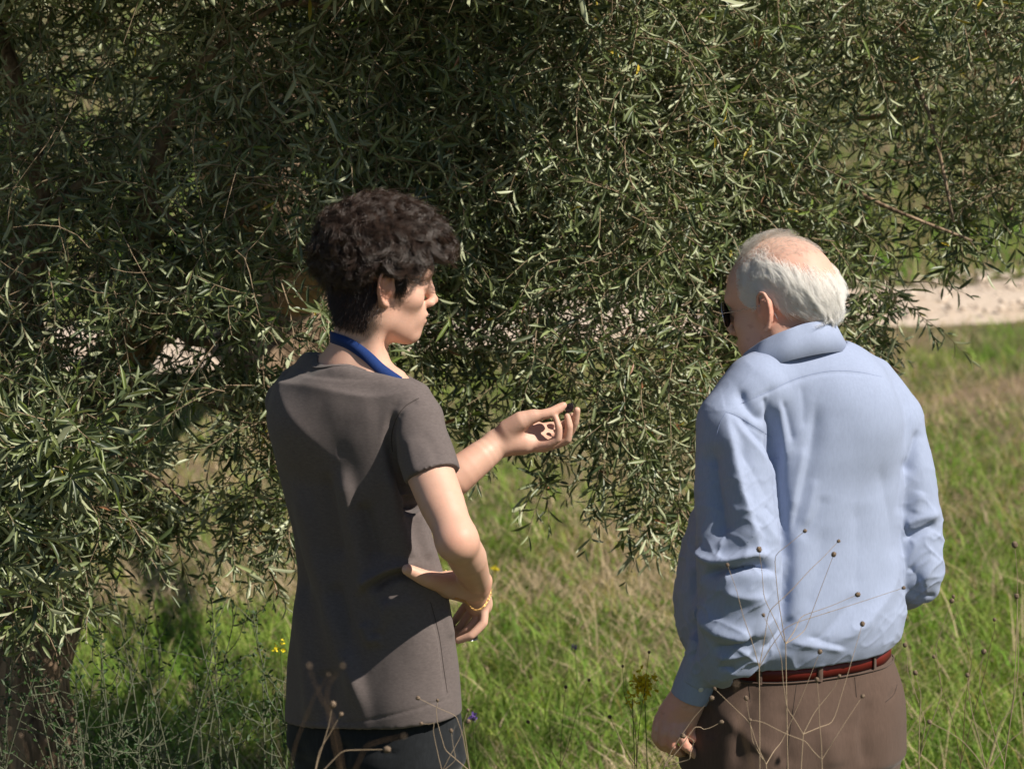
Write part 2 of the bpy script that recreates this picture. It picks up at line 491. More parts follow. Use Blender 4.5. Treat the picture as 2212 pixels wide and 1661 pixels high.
def make_ground():
    xs = np.concatenate([np.linspace(-400, -30, 10)[:-1], np.linspace(-30, 30, 90), np.linspace(30, 400, 10)[1:]])
    ys = np.concatenate([np.linspace(-30, -8, 5)[:-1], np.linspace(-8, 40, 150), np.linspace(40, 700, 14)[1:]])
    X, Y = np.meshgrid(xs, ys, indexing='ij'); Z = ground_z(X, Y)
    v = np.stack([X, Y, Z], -1).reshape(-1, 3)
    v[:, 2] += np.where((v[:, 1] > 1.8) & (v[:, 1] < 45), noise3(v * [1, 1, 0], 1.1, 3) * .015, 0) * (np.abs(v[:, 0]) < 30)
    nx, ny = len(xs), len(ys)
    i = np.arange(nx - 1)[:, None] * ny + np.arange(ny - 1)[None]
    F = np.stack([i, i + ny, i + ny + 1, i + 1], -1).reshape(-1, 4)
    m, nt, b = mat('meadow_soil', (.1, .08, .05), 1.0, .05)
    n1 = noise_node(nt, 1.4, 6, .6); n2 = noise_node(nt, 22, 5, .7); n3 = noise_node(nt, .35, 4)
    base = mix(nt, ramp(nt, n2, [(.35, (0, 0, 0)), (.65, (1, 1, 1))]), (.060, .085, .022), (.14, .12, .065))
    base = mix(nt, ramp(nt, n1, [(.44, (0, 0, 0)), (.60, (1, 1, 1))]), base, (.20, .145, .095))
    base = mix(nt, ramp(nt, n3, [(.52, (0, 0, 0)), (.62, (.8, .8, .8))]), base, (.075, .12, .022))
    nt.links.new(base, b.inputs['Base Color'])
    bump(nt, b, n2, .02, .8)
    o = link('ground', np_mesh('ground', v, F, 4), None, m); tag(o, kind='structure')
    # the gravel path, a sheet a little above the ground
    xs = np.linspace(-14, 14, 120); us = np.linspace(0, 1, 8)
    w = 1.6 + .2 * np.sin(xs * 2.1)
    V_ = np.array([[x, path_y(x) + u * ww, -.004 + .045 * math.sin(u * math.pi)] for x, ww in zip(xs, w) for u in us])
    V_[:, 2] += np.abs(noise3(V_, 6, 2)) * .010; V_[:, 1] += noise3(V_ * [1, 1, 0], 2.2, 5) * .26
    i = np.arange(119)[:, None] * 8 + np.arange(7)[None]
    F = np.stack([i, i + 8, i + 9, i + 1], -1).reshape(-1, 4)
    m, nt, b = mat('pale_gravel', (.4, .33, .27), .95, .1)
    n2 = noise_node(nt, 26, 4, .7); n1 = noise_node(nt, 2.2, 4)
    c = mix(nt, ramp(nt, n2, [(.35, (0, 0, 0)), (.65, (1, 1, 1))]), (.46, .365, .285), (.60, .50, .41))
    c = mix(nt, ramp(nt, n1, [(.5, (0, 0, 0)), (.68, (.7, .7, .7))]), c, (.36, .26, .17))
    nt.links.new(c, b.inputs['Base Color']); bump(nt, b, n2, .006, .6)
    o = link('path', np_mesh('path', V_, F, 4), None, m); tag(o, kind='structure')
    # loose stones on it
    r = np.random.default_rng(11); n = 1600
    x = r.uniform(-4.5, 5.0, n); u = r.random(n); y = path_y(x) + u * 1.7; s = .010 + .022 * r.random(n) ** 2.5
    oct_ = np.array([[1, 0, 0], [0, 1, 0], [-1, 0, 0], [0, -1, 0], [0, 0, 1], [0, 0, -1.]])
    of = np.array([[0, 1, 4], [1, 2, 4], [2, 3, 4], [3, 0, 4], [1, 0, 5], [2, 1, 5], [3, 2, 5], [0, 3, 5]])
    a = r.random(n) * 6.28; ca, sa = np.cos(a), np.sin(a)
    vv = oct_[None] * (s[:, None, None] * (1 + r.normal(0, .2, (n, 6, 1)))) * np.array([1.2, 1, .6])
    vv = np.stack([vv[..., 0] * ca[:, None] - vv[..., 1] * sa[:, None], vv[..., 0] * sa[:, None] + vv[..., 1] * ca[:, None], vv[..., 2]], -1)
    vv += np.stack([x, y, .040 + s * .2], -1)[:, None]
    F = (of[None] + np.arange(n)[:, None, None] * 6).reshape(-1, 3)
    col = np.repeat((.75 + .5 * r.random((n, 1))) * np.array([[.60, .50, .41]]), 6, axis=0)
    m, nt, b = mat('gravel_stone', (.4, .35, .3), .9, .2)
    at = N(nt, 'ShaderNodeAttribute'); at.attribute_name = 'tint'; nt.links.new(at.outputs['Color'], b.inputs['Base Color'])
    o = link('gravel', np_mesh('gravel', vv.reshape(-1, 3), F, 3, col=col), None, m); tag(o, 'pale stones lying loose on the gravel path', 'gravel', kind='stuff')

def leafy_mat(name, trans=.25, rough=.6, spec=.3, under=None):
    m, nt, b = mat(name, (.1, .1, .05), rough, spec)
    at = N(nt, 'ShaderNodeAttribute'); at.attribute_name = 'tint'; c = at.outputs['Color']
    if under is not None:
        g = N(nt, 'ShaderNodeNewGeometry')
        c = mix(nt, g.outputs['Backfacing'], c, mix(nt, .75, c, under))
    nt.links.new(c, b.inputs['Base Color'])
    tr = N(nt, 'ShaderNodeBsdfTranslucent')
    nt.links.new(mix(nt, 1.0, c, (1.3, 1.45, .6), 'MULTIPLY'), tr.inputs[0])
    ms = N(nt, 'ShaderNodeMixShader'); ms.inputs[0].default_value = trans
    nt.links.new(b.outputs[0], ms.inputs[1]); nt.links.new(tr.outputs[0], ms.inputs[2])
    nt.links.new(ms.outputs[0], nt.nodes['Material Output'].inputs[0])
    return m

def blades(name, x, y, h, w, lean, col, r, seg=3, label=None, m=None):
    n = len(x); a = r.random(n) * 6.28; d = np.stack([np.cos(a), np.sin(a), 0 * a], -1)
    side = np.stack([-np.sin(a + r.normal(0, .5, n)), np.cos(a), 0 * a], -1)
    z = ground_z(x, y)
    base = np.stack([x, y, z - .01], -1)
    t = np.linspace(0, 1, seg + 1)
    V_ = []
    for k, tk in enumerate(t):
        c = base + d * (lean * h)[:, None] * tk ** 1.8 + np.array([0, 0, 1.0]) * (h * np.sqrt(np.maximum(1 - .75 * lean ** 2, .05)) * tk * (1 - .25 * lean * tk))[:, None]
        ww = (w * (1 - tk ** 1.5) * .5)[:, None]
        if k < seg: V_ += [c - side * ww, c + side * ww]
        else: V_ += [c]
    V_ = np.stack(V_, 1); nv = V_.shape[1]
    o = np.arange(n)[:, None, None] * nv
    q = np.array([[2 * k, 2 * k + 1, 2 * k + 3, 2 * k + 2] for k in range(seg - 1)])
    tri = np.array([[2 * seg - 2, 2 * seg - 1, 2 * seg]])
    me = np_mesh(name, V_.reshape(-1, 3), [(q[None] + o).reshape(-1, 4), (tri[None] + o).reshape(-1, 3)], [4, 3], col=np.repeat(col, nv, axis=0))
    ob = link(name, me, None, m); tag(ob, label, 'grass', kind='stuff'); return ob

def make_grass():
    r = np.random.default_rng(21)
    m = leafy_mat('grass_blade', .35, .7, .15)
    def scatter(n, d0, d1, pw=1.0):
        # spread so that the picture is covered evenly with distance from the camera
        u = r.random(n); d = 1 / ((1 / d0) + u ** pw * (1 / d1 - 1 / d0))
        y = d - 7.0; x = r.uniform(-1, 1, n) * (.185 * d + .35)
        return x, y
    def patch(x, y, s=1.0, seed=0): return noise3(np.stack([x * s, y * s * .55, 0 * x], -1), 1.0, seed)
    # green grass
    n = 150000
    x, y = scatter(n, 8.6, 26)
    p = patch(x, y, 2.4, 3) + .6 * patch(x, y, 7, 5) + .25 + .50 * (y < 4.6) + .25 * (x < .2) - .45 * ((y > 4.6) & (y < 7.5) & (x < 1.4))
    onp = (y > path_y(x) - .10) & (y < path_y(x) + 1.62)
    k = (r.random(n) < np.clip(.42 + .8 * p, .05, 1)) & (~onp | (r.random(n) < .02 + .25 * (noise3(np.stack([x, y * .6, 0 * x], -1), 2.6, 51) > .55))); x, y, p = x[k], y[k], p[k]
    h = (.035 + .085 * r.random(len(x)) ** 1.5) * (1 + .5 * np.clip(p, 0, 1)); w = .004 + .005 * r.random(len(x)); lean = np.clip(r.normal(.78, .22, len(x)), 0, 1)
    g = np.clip(r.random((len(x), 1)) * .8 + .35 * patch(x, y, 5, 41)[:, None], 0, 1); br = (.62 + .42 * r.random((len(x), 1))) * (1 + .40 * patch(x, y, 9, 33))[:, None]
    col = ((1 - g) * np.array([[.135, .255, .036]]) + g * np.array([[.34, .39, .10]])) * br
    blades('grass', x, y, h, w, lean, col, r, 2, 'fresh green meadow grass behind the two people', m)
    # dry matted straw
    n = 120000
    x, y = scatter(n, 8.6, 26)
    p = -patch(x, y, 2.4, 3) + .5 * patch(x, y, 5, 9) + .05 - .38 * (y < 4.6) - .15 * (x < .2) + .4 * ((y > 4.6) & (y < 7.5))
    onp = (y > path_y(x) - .05) & (y < path_y(x) + 1.6)
    k = (r.random(n) < np.clip(.74 + .9 * p, .16, 1)) & ~onp; x, y = x[k], y[k]
    h = .04 + .16 * r.random(len(x)) ** 1.8; w = .003 + .0035 * r.random(len(x)); lean = np.clip(r.normal(.9, .12, len(x)), .4, 1)
    g = r.random((len(x), 1)); br = (.55 + .5 * r.random((len(x), 1))) * (1 + .35 * patch(x, y, 7, 35))[:, None]
    col = ((1 - g) * np.array([[.42, .31, .20]]) + g * np.array([[.66, .52, .36]])) * br
    blades('dry_grass', x, y, h, w, lean, col, r, 2, 'dry brown matted straw lying between the green tufts', m)
    # tall single straws, bent over
    n = 1500; x, y = scatter(n, 9.0, 16); k = (y < path_y(x) - .2) & ((x > .75) | (r.random(n) < .35)); x, y = x[k], y[k]
    h = .16 + .30 * r.random(len(x)); w = .003 + .003 * r.random(len(x)); lean = np.clip(r.normal(.8, .2, len(x)), .2, 1)
    col = np.array([[.50, .39, .25]]) * (.6 + .7 * r.random((len(x), 1)))
    blades('tall_straw', x, y, h, w, lean, col, r, 6, 'long dry straws bent over the meadow right and centre', m)
    # broad low herbs
    n = 16000
    x, y = scatter(n, 8.6, 20)
    p = patch(x, y, 3.1, 13)
    k = (r.random(n) < np.clip(.2 + 1.2 * p, 0, 1)) & (y < path_y(x) - .1); x, y = x[k], y[k]
    h = .035 + .05 * r.random(len(x)); w = .012 + .014 * r.random(len(x)); lean = np.clip(r.normal(.8, .15, len(x)), .3, 1)
    col = np.array([[.12, .20, .035]]) * (.7 + .7 * r.random((len(x), 1))) * np.array([[1, 1, 1]]) + np.array([[.04, .03, 0]]) * r.random((len(x), 1))
    blades('herb_leaves', x, y, h, w, lean, col, r, 3, 'broad bright green herb leaves low in the meadow', m)
    # long grass beyond the path and sparse tufts far off
    n = 30000
    x, y = scatter(n, 19, 60)
    k = (y > path_y(x) + 1.62); x, y = x[k], y[k]
    h = .05 + .14 * r.random(len(x)); w = .010 + .012 * r.random(len(x)); lean = np.clip(r.normal(.5, .25, len(x)), 0, 1)
    g = (r.random((len(x), 1)) < (.62 - .35 * patch(x, y, .8, 4))[:, None]).astype(float)
    col = (g * np.array([[.15, .29, .04]]) + (1 - g) * np.array([[.34, .25, .16]])) * (.6 + .7 * r.random((len(x), 1)))
    yl = r.random(len(x)) < .02 * (y > 24); col[yl] = [.6, .5, .03]
    blades('far_grass', x, y, h, w, lean, col, r, 2, 'blurred long grass with yellow flowers beyond the path', m)
    # near bank, mostly below the picture
    n = 30000
    y = r.uniform(-5.5, 1.7, n); x = r.uniform(-2.6, 2.6, n)
    h = .06 + .16 * r.random(n); w = .004 + .004 * r.random(n); lean = np.clip(r.normal(.6, .2, n), 0, 1)
    g = r.random((n, 1)); col = (1 - g) * np.array([[.08, .13, .025]]) + g * np.array([[.30, .23, .14]])
    blades('bank_grass', x, y, h, w, lean, col, r, 2, 'mixed grass on the bank at the feet of the people', m)

# ------------------------------------------------------------------ olive trees
LT = None
def leaf_template():
    # x along the leaf, y across, z up: folded along the midrib, tip curling down
    rows = [(0.0, 0.0), (.30, .80), (.68, .92), (1.0, 0.0)]
    V_ = [(0, 0, 0), (.30, -.5 * .85, .05), (.30, 0, -.02), (.30, .5 * .85, .05), (.70, -.5 * .9, .0), (.70, 0, -.07), (.70, .5 * .9, .0), (1.0, 0, -.16)]
    T = [(0, 1, 2), (0, 2, 3), (4, 7, 5), (5, 7, 6)]; Q = [(1, 4, 5, 2), (2, 5, 6, 3)]
    return np.array(V_, float), np.array(Q), np.array(T)

def rot_about(v, k, a):
    return v * np.cos(a)[:, None] + np.cross(k, v) * np.sin(a)[:, None] + k * ((k * v).sum(-1) * (1 - np.cos(a)))[:, None]

def twigs(r, base, d0, L, droop, nn=10):
    """base (n,3) start, d0 (n,3) direction, L (n,) length. Returns node points (n,nn,3)"""
    n = len(base); p = base.copy(); d = d0 / np.linalg.norm(d0, axis=1, keepdims=True)
    pts = [p.copy()]; st = (L / (nn - 1))[:, None]
    wob = r.normal(0, .10, (n, 3))
    for _ in range(nn - 1):
        d = d + wob + np.array([0, 0, -1.0]) * droop[:, None] / nn + r.normal(0, .06, (n, 3)); d /= np.linalg.norm(d, axis=1, keepdims=True)
        p = p + d * st; pts.append(p.copy())
    return np.stack(pts, 1)

def leaves_on(r, nodes, size, first=1):
    """opposite pairs at every node. returns origin, axis (x), normal (z), length, width"""
    n, nn = nodes.shape[:2]
    t = np.gradient(nodes, axis=1); t /= np.linalg.norm(t, axis=2, keepdims=True) + 1e-9
    O, A, Nn, L = [], [], [], []
    ref = r.normal(0, 1, (n, 3))
    for k in range(first, nn):
        tk = t[:, k]; s = np.cross(tk, ref); s /= np.linalg.norm(s, axis=1, keepdims=True) + 1e-9
        s = rot_about(s, tk, np.full(n, 1.4 * k) + r.normal(0, .3, n))
        for sg in (1, -1):
            ang = r.normal(.78, .25, n)
            if k == nn - 1: ang = ang * .5
            ax = tk * np.cos(ang)[:, None] + s * sg * np.sin(ang)[:, None]
            ax = ax + r.normal(0, .12, (n, 3)); ax /= np.linalg.norm(ax, axis=1, keepdims=True)
            up = tk * .8 + np.array([0, 0, .45]) - s * sg * .3 + r.normal(0, .35, (n, 3))
            nz = up - ax * (up * ax).sum(1, keepdims=True); nz /= np.linalg.norm(nz, axis=1, keepdims=True) + 1e-9
            sz = size * (1 + r.normal(0, .18, n)) * (.72 if k == nn - 1 else 1) * (.8 if k == first else 1)
            keep = r.random(n) < .90
            O.append(nodes[keep, k]); A.append(ax[keep]); Nn.append(nz[keep]); L.append(np.maximum(sz, .018)[keep])
    return np.concatenate(O), np.concatenate(A), np.concatenate(Nn), np.concatenate(L)

def leaf_mesh(name, O, A, Z, L, W, col, m):
    T, Q, Tr = leaf_template(); n = len(O); B = np.cross(Z, A)
    V_ = O[:, None] + A[:, None] * (T[None, :, 0:1] * L[:, None, None]) + B[:, None] * (T[None, :, 1:2] * W[:, None, None]) + Z[:, None] * (T[None, :, 2:3] * L[:, None, None])
    o = np.arange(n)[:, None, None] * 8
    return np_mesh(name, V_.reshape(-1, 3), [(Q[None] + o).reshape(-1, 4), (Tr[None] + o).reshape(-1, 3)], [4, 3], smooth=True, col=np.repeat(col, 8, axis=0), mats=[m])

def stems_mesh(name, nodes, r0, r1, m):
    n, k = nodes.shape[:2]; seg = 3
    t = np.gradient(nodes, axis=1); t /= np.linalg.norm(t, axis=2, keepdims=True) + 1e-9
    a = np.cross(t, np.array([.3, .25, .92])); a /= np.linalg.norm(a, axis=2, keepdims=True) + 1e-9; b = np.cross(t, a)
    rr = (r0[:, None] + (r1 - r0)[:, None] * np.linspace(0, 1, k)[None])
    th = np.arange(seg) * 2 * np.pi / seg
    V_ = nodes[:, :, None] + rr[:, :, None, None] * (a[:, :, None] * np.cos(th)[None, None, :, None] + b[:, :, None] * np.sin(th)[None, None, :, None])
    i = np.arange(n)[:, None, None] * (k * seg) + np.arange(k - 1)[None, :, None] * seg; j = np.arange(seg)[None, None]; j2 = (j + 1) % seg
    F = np.stack([i + j, i + j2, i + seg + j2, i + seg + j], -1).reshape(-1, 4)
    return np_mesh(name, V_.reshape(-1, 3), F, 4, mats=[m])

def lower_edge(px):
    """photo height (px) down to which the hanging foliage reaches"""
    xs = [-300, 0, 90, 190, 230, 330, 450, 560, 640, 700, 830, 900, 1000, 1100, 1180, 1260, 1340, 1400, 1480, 1560, 1650, 1800, 1900, 1945, 1960, 2050, 2120, 2212, 2500]
    ys = [1400, 1370, 1350, 1290, 1190, 1190, 1200, 1230, 1200, 1100, 800, 850, 930, 900, 890, 930, 1010, 1130, 1160, 1000, 900, 850, 815, 790, 560, 540, 580, 500, 470]
    return np.interp(px, xs, ys)

def olive_leaf_col(r, n):
    g = r.random((n, 1)) ** 1.3; c = (1 - g) * np.array([[.046, .070, .026]]) + g * np.array([[.225, .262, .110]])
    c = c * (.8 + .45 * r.random((n, 1)))
    u = r.random(n)
    c[u < .03] = np.array([.12, .17, .03]); c[(u > .03) & (u < .036)] = [.40, .30, .03]; c[(u > .036) & (u < .045)] = [.26, .12, .06]
    return c

def bark_mat(name, a, b_):
    m, nt, b = mat(name, a, .95, .1)
    v = stretched(nt, (1, 1, .22)); n1 = noise_node(nt, 38, 6, .65, v, .6); n2 = noise_node(nt, 7, 4)
    c = mix(nt, ramp(nt, n1, [(.36, (0, 0, 0)), (.62, (1, 1, 1))]), a, b_)
    c = mix(nt, ramp(nt, n2, [(.5, (0, 0, 0)), (.75, (.6, .6, .6))]), c, (.16, .15, .12))
    nt.links.new(c, b.inputs['Base Color']); bump(nt, b, n1, .012, 1)
    return m

def limb(name, pts, rs, parent, m, seg=14, rough=.12, n=None):
    n = n or max(12, len(pts) * 6)
    path = smooth_path(pts, n); rr = np.interp(np.linspace(0, 1, n), np.linspace(0, 1, len(rs)), rs)
    v, f = tube(path, rr, seg)
    c = np.repeat(path, seg, axis=0); d = v - c
    k = noise3(v * [1, 1, .35], 1.0 / (rr.mean() * 1.1), 3) * rough + noise3(v * [1, 1, .3], 1.0 / (rr.mean() * .38), 4) * rough * .8
    v = c + d * (1 + k)[:, None]
    F3 = [(0, j + 1, j) for j in range(1, seg - 1)] + [((n - 1) * seg, (n - 1) * seg + j, (n - 1) * seg + j + 1) for j in range(1, seg - 1)]
    return link(name, np_mesh(name, v, [f, np.array(F3)], [4, 3]), parent, m)

HOLES = [(650, 640, 60, 80, 1.6), (350, 745, 170, 26, 1.1), (600, 750, 90, 24, 1.3), (425, 945, 60, 40, .8), (130, 690, 90, 60, .8), (550, 420, 50, 60, .8), (1430, 690, 120, 40, .7), (1300, 700, 60, 40, .6),
         (330, 60, 60, 40, .5), (1760, 60, 50, 40, .6), (2080, 110, 50, 60, .5), (2150, 330, 40, 40, .6), (1980, 470, 40, 40, .5), (1250, 600, 50, 40, .6), (1060, 700, 60, 40, .6), (210, 200, 50, 60, .5)]

def make_trees():
    r = np.random.default_rng(5)
    Mleaf = leafy_mat('olive_leaf', .12, .42, .5, under=(.42, .44, .28))
    Mtwig, _, _ = mat('olive_twig', (.27, .20, .13), .85, .2)
    Mbark = bark_mat('olive_bark', (.08, .055, .038), (.36, .25, .165))
    t1 = empty('olive_tree', (P(70, 1500, 1.3)[0], 1.3, 0)); tag(t1, 'near olive tree with ragged brown trunk at the lower left edge', 'tree')
    t2 = empty('olive_tree', (P(640, 760, 9.0)[0], 8.6, 0)); tag(t2, 'farther olive tree, its leaning trunk seen behind the curly hair', 'tree')
    # trunk 1 and its limbs
    limb('trunk', [(P(70, 1600, 1.3)[0] - .02, 1.3, -.05), P(75, 1640, 1.3), P(70, 1450, 1.32), P(95, 1250, 1.4), P(150, 1000, 1.5), P(240, 800, 1.6)], [.17, .13, .105, .10, .09, .075], t1, Mbark, 30, .22, 70)
    limb('trunk', [P(-30, 1500, 1.35), P(-60, 1200, 1.45), P(-40, 900, 1.6), P(40, 500, 1.8)], [.08, .07, .06, .05], t1, Mbark, 14, .2, 40)
    B1 = [([P(240, 800, 1.6), P(420, 560, 1.8), P(560, 330, 2.1), P(700, 100, 2.5), P(760, -150, 2.8)], [.072, .058, .045, .034, .02]),
          ([P(240, 800, 1.6), P(300, 600, 1.3), P(330, 380, 1.1), P(420, 160, 1.0), P(600, 15, .95), P(730, 20, .9)], [.05, .036, .024, .014, .008, .005]),
          ([P(150, 960, 1.5), P(60, 700, 1.3), P(90, 480, 1.2), P(40, 200, 1.2), P(-60, -80, 1.3)], [.05, .04, .03, .02, .014]),
          ([P(180, 940, 1.45), P(330, 850, 1.2), P(520, 900, 1.05), P(640, 1000, .95)], [.02, .012, .008, .004]),
          ([P(60, 880, 1.0), P(165, 925, .85), P(250, 985, .8), P(350, 1040, .8), P(400, 1090, .8)], [.009, .0075, .006, .004, .002]),
          ([P(300, 620, 1.4), P(420, 740, 1.2), P(560, 700, 1.0), P(650, 740, .95)], [.018, .011, .007, .003]),
          ([P(90, 480, 1.2), P(220, 380, 1.05), P(380, 480, .95), P(470, 560, .9)], [.018, .010, .006, .003])]
    for pts, rs in B1: limb('branch', pts, rs, t1, Mbark, 8, .08)
    # trunk 2 stands by the path
    limb('trunk', [P(560, 800, 9.0), P(610, 720, 9.0), P(620, 620, 9.0), P(575, 480, 8.8), P(520, 300, 8.2), P(500, 60, 7.2)], [.42, .27, .22, .20, .17, .13], t2, Mbark, 30, .2, 60)
    limb('branch', [P(610, 650, 9.0), P(670, 560, 8.4), P(850, 350, 7.0), P(1100, 220, 5.2), P(1400, 200, 4.0)], [.16, .13, .10, .06, .035], t2, Mbark, 12, .1)
    B2 = [([P(520, 300, 8.2), P(800, 90, 6.4), P(1150, 0, 4.6), P(1500, -40, 3.4), P(1850, 0, 2.8), P(2150, -60, 2.4)], [.12, .09, .06, .045, .032, .02]),
          ([P(1100, 220, 5.2), P(1300, 330, 3.6), P(1560, 280, 2.7), P(1800, 260, 2.2), P(2050, 240, 1.9)], [.05, .036, .024, .014, .006]),
          ([P(1400, 200, 4.0), P(1560, 330, 2.6), P(1700, 500, 2.1), P(1850, 700, 1.8), P(1945, 810, 1.7)], [.035, .022, .014, .008, .003]),
          ([P(1500, -40, 3.4), P(1800, 20, 2.0), P(1930, 90, 1.5), P(2010, 260, 1.3), P(2060, 480, 1.2)], [.024, .016, .012, .008, .003]),
          ([P(1850, 0, 2.8), P(2080, -30, 2.0), P(2212, 60, 1.9), P(2300, 200, 1.8)], [.016, .009, .006, .004]),
          ([P(1300, 330, 3.6), P(1330, 500, 2.2), P(1370, 700, 1.6), P(1420, 900, 1.4), P(1450, 1100, 1.35)], [.024, .013, .009, .005, .002]),
          ([P(1000, 200, 4.0), P(1020, 430, 2.0), P(1100, 640, 1.5), P(1180, 840, 1.3)], [.026, .013, .008, .003]),
          ([P(900, 120, 4.6), P(960, 330, 1.8), P(1150, 520, 1.3), P(1260, 650, 1.2)], [.024, .011, .007, .003]),
          ([P(1560, 280, 2.7), P(1600, 450, 1.6), P(1560, 650, 1.2), P(1500, 850, 1.15)], [.016, .009, .006, .002]),
          ([P(1700, 280, 2.4), P(1760, 360, 1.6), P(1900, 440, 1.2), P(2100, 520, 1.2)], [.014, .009, .006, .003])]
    for pts, rs in B2: limb('branch', pts, rs, t2, Mbark, 8, .08)

    # foliage volume, described by where it hangs in the place: sample, keep above the lower edge
    def fill(n, pxr, pyr, yr, sel, seed, hang=.5, Ls=(.16, .34), size=.052, thin=None):
        rr = np.random.default_rng(seed)
        px = rr.uniform(*pxr, n); py = rr.uniform(*pyr, n); y = yr[0] + rr.random(n) * np.clip((yr[1] - yr[0]) * np.interp(py, [250, 750], [1.0, .32]), 0, 9)
        # points on sight lines at depth y are ordinary points of the crown
        d = _f[None] + ((px - 1106) / FPX)[:, None] * np.array([[1.0, 0, 0]]) - ((py - 830.5) / FPX)[:, None] * _u[None]
        t = (y - CAM[1]) / d[:, 1]; p = CAM[None] + d * t[:, None]
        cl = noise3(p, 3.2, seed) + .6 * noise3(p, 8.0, seed + 1)
        edge = lower_edge(px) + 60 * noise3(np.stack([px / 90, y * 2, 0 * px], -1), 1.0, seed) - 110
        th = thin(px, py)
        for hx, hy, wx, wy, st in HOLES: th = th + st * np.exp(-((px - hx) / wx) ** 2 - ((py - hy) / wy) ** 2)
        k = (py < edge) & (cl > th)
        if sel is not None: k &= sel(px, py, y)
        p = p[k]; m = len(p)
        out = np.stack([rr.normal(0, 1, m), rr.normal(-.45, .8, m), rr.normal(.0, .55, m)], 1)
        L = rr.uniform(*Ls, m)
        nodes = twigs(rr, p, out, L, np.full(m, hang) * (2.2 + rr.normal(0, .8, m)), 10)
        return nodes, size

    sets = []
    leftp = lambda px, py, y: (px < 830 + 60 * np.sin(py / 90))
    rightp = lambda px, py, y: (px >= 760 + 60 * np.sin(py / 90))
    # left, dense and shaded by the twigs added above
    sets.append((t1, fill(3400, (-120, 840), (-120, 1420), (.75, 2.6), leftp, 31, .45, size=.046, thin=lambda px, py: -.42 + .30 * (py > 700) * (px > 220) + .18 * (py > 980) * (px > 220))))
    sets.append((t1, fill(120, (-60, 190), (880, 1450), (.10, .60), leftp, 32, .12, (.08, .15), .062, thin=lambda px, py: -.6 + 0 * px)))
    # centre
    sets.append((t2, fill(3200, (760, 1520), (-100, 1160), (.95, 2.2), rightp, 33, .55, size=.045, thin=lambda px, py: -.40 + .25 * (py > 560) + .22 * (py > 760))))
    # right
    sets.append((t2, fill(3900, (1480, 2400), (-140, 900), (1.2, 2.3), rightp, 34, .5, size=.044, thin=lambda px, py: -.36 + .02 * (px > 1900))))
    # unseen crown twigs added above the picture to shade the left part
    def shade_twigs(n, xr, yr, zr, seed):
        rr = np.random.default_rng(seed)
        p = np.stack([rr.uniform(*xr, n), rr.uniform(*yr, n), rr.uniform(*zr, n)], 1)
        m = n; out = np.stack([rr.normal(0, 1, m), rr.normal(0, .8, m), rr.normal(.1, .5, m)], 1)
        return twigs(rr, p, out, rr.uniform(.2, .35, m), np.full(m, .9), 10), .066
    sets.append((t1, shade_twigs(2900, (-1.7, .42), (.06, 1.8), (2.36, 2.8), 35)))
    # single long hanging strands
    hs = []
    rr = np.random.default_rng(77)
    for px, py0, py1, y in [(945, 760, 960, 1.0), (1010, 800, 1010, 1.0), (1055, 860, 1075, .95), (1120, 820, 1000, 1.1), (1190, 830, 980, 1.0), (1215, 930, 1075, .9), (1300, 880, 1080, 1.0),
                            (1345, 880, 1120, 1.05), (1390, 900, 1150, 1.0), (1420, 950, 1195, 1.05), (1455, 940, 1200, 1.1), (1470, 960, 1180, 1.0), (1370, 1010, 1190, .95), (1440, 1020, 1215, 1.0),
                            (1900, 640, 780, 1.5), (1925, 680, 815, 1.5), (1880, 720, 820, 1.45), (2060, 430, 590, 1.3), (2090, 420, 560, 1.3), (2040, 450, 560, 1.3), (2150, 400, 520, 1.4),
                            (560, 1050, 1290, .85), (520, 1080, 1260, .8), (600, 1040, 1240, .9), (640, 1020, 1220, .95), (480, 1060, 1200, .9), (430, 1050, 1190, .9), (380, 1030, 1180, .95), (330, 1040, 1170, 1.0), (280, 1040, 1190, .95),
                            (30, 1200, 1420, .7), (90, 1240, 1420, .7), (150, 1200, 1390, .75), (190, 1180, 1360, .8), (60, 1180, 1380, .6), (120, 1180, 1350, .6)]:
        a, b = P(px, py0, y + .25), P(px + rr.normal(0, 14), py1 - 30, y)
        mid = (a + b) / 2 + rr.normal(0, .03, 3)
        hs.append((smooth_path([a, mid, b], 14), px))
    for tt, cond in ((t1, lambda q: q < 800), (t2, lambda q: q >= 800)):
        nodes = np.stack([h for h, q in hs if cond(q)]); sets.append((tt, (nodes, .052)))
        # side shoots
        b = nodes[:, 2:13:2].reshape(-1, 3); m = len(b)
        o = np.stack([rr.normal(0, 1, m), rr.normal(-.2, .7, m), rr.normal(-.3, .4, m)], 1)
        sets.append((tt, (twigs(rr, b, o, rr.uniform(.06, .14, m), np.full(m, .7), 5), .050)))
    # leaves
    near = {t1: [], t2: []}
    for tt in (t1, t2):
        O, A, Z, L = [], [], [], []
        stems = []
        for t_, (nodes, size) in sets:
            if t_ is not tt: continue
            o, a, z, l = leaves_on(r, nodes, size); O.append(o); A.append(a); Z.append(z); L.append(l)
            stems.append(nodes)
        O, A, Z, L = map(np.concatenate, (O, A, Z, L))
        # nothing grows through the people
        px, py = proj(O)
        bad = (O[:, 1] < .42) & (px > 560) & (px < 2060)
        hole = np.zeros(len(O))
        for hx, hy, wx, wy, st in HOLES: hole = np.maximum(hole, st * .8 * np.exp(-((px - hx) / wx) ** 2 - ((py - hy) / wy) ** 2))
        bad |= (O[:, 1] < .74) & (py > -12) & (py < 600) & (px > -50) & (px < 2260)
        bad |= (px < 260) & (py > 1385 + 25 * np.sin(px / 23)) & (r.random(len(O)) < .85)
        bad |= (r.random(len(O)) < hole) & (O[:, 1] > .75)
        O, A, Z, L = O[~bad], A[~bad], Z[~bad], L[~bad]
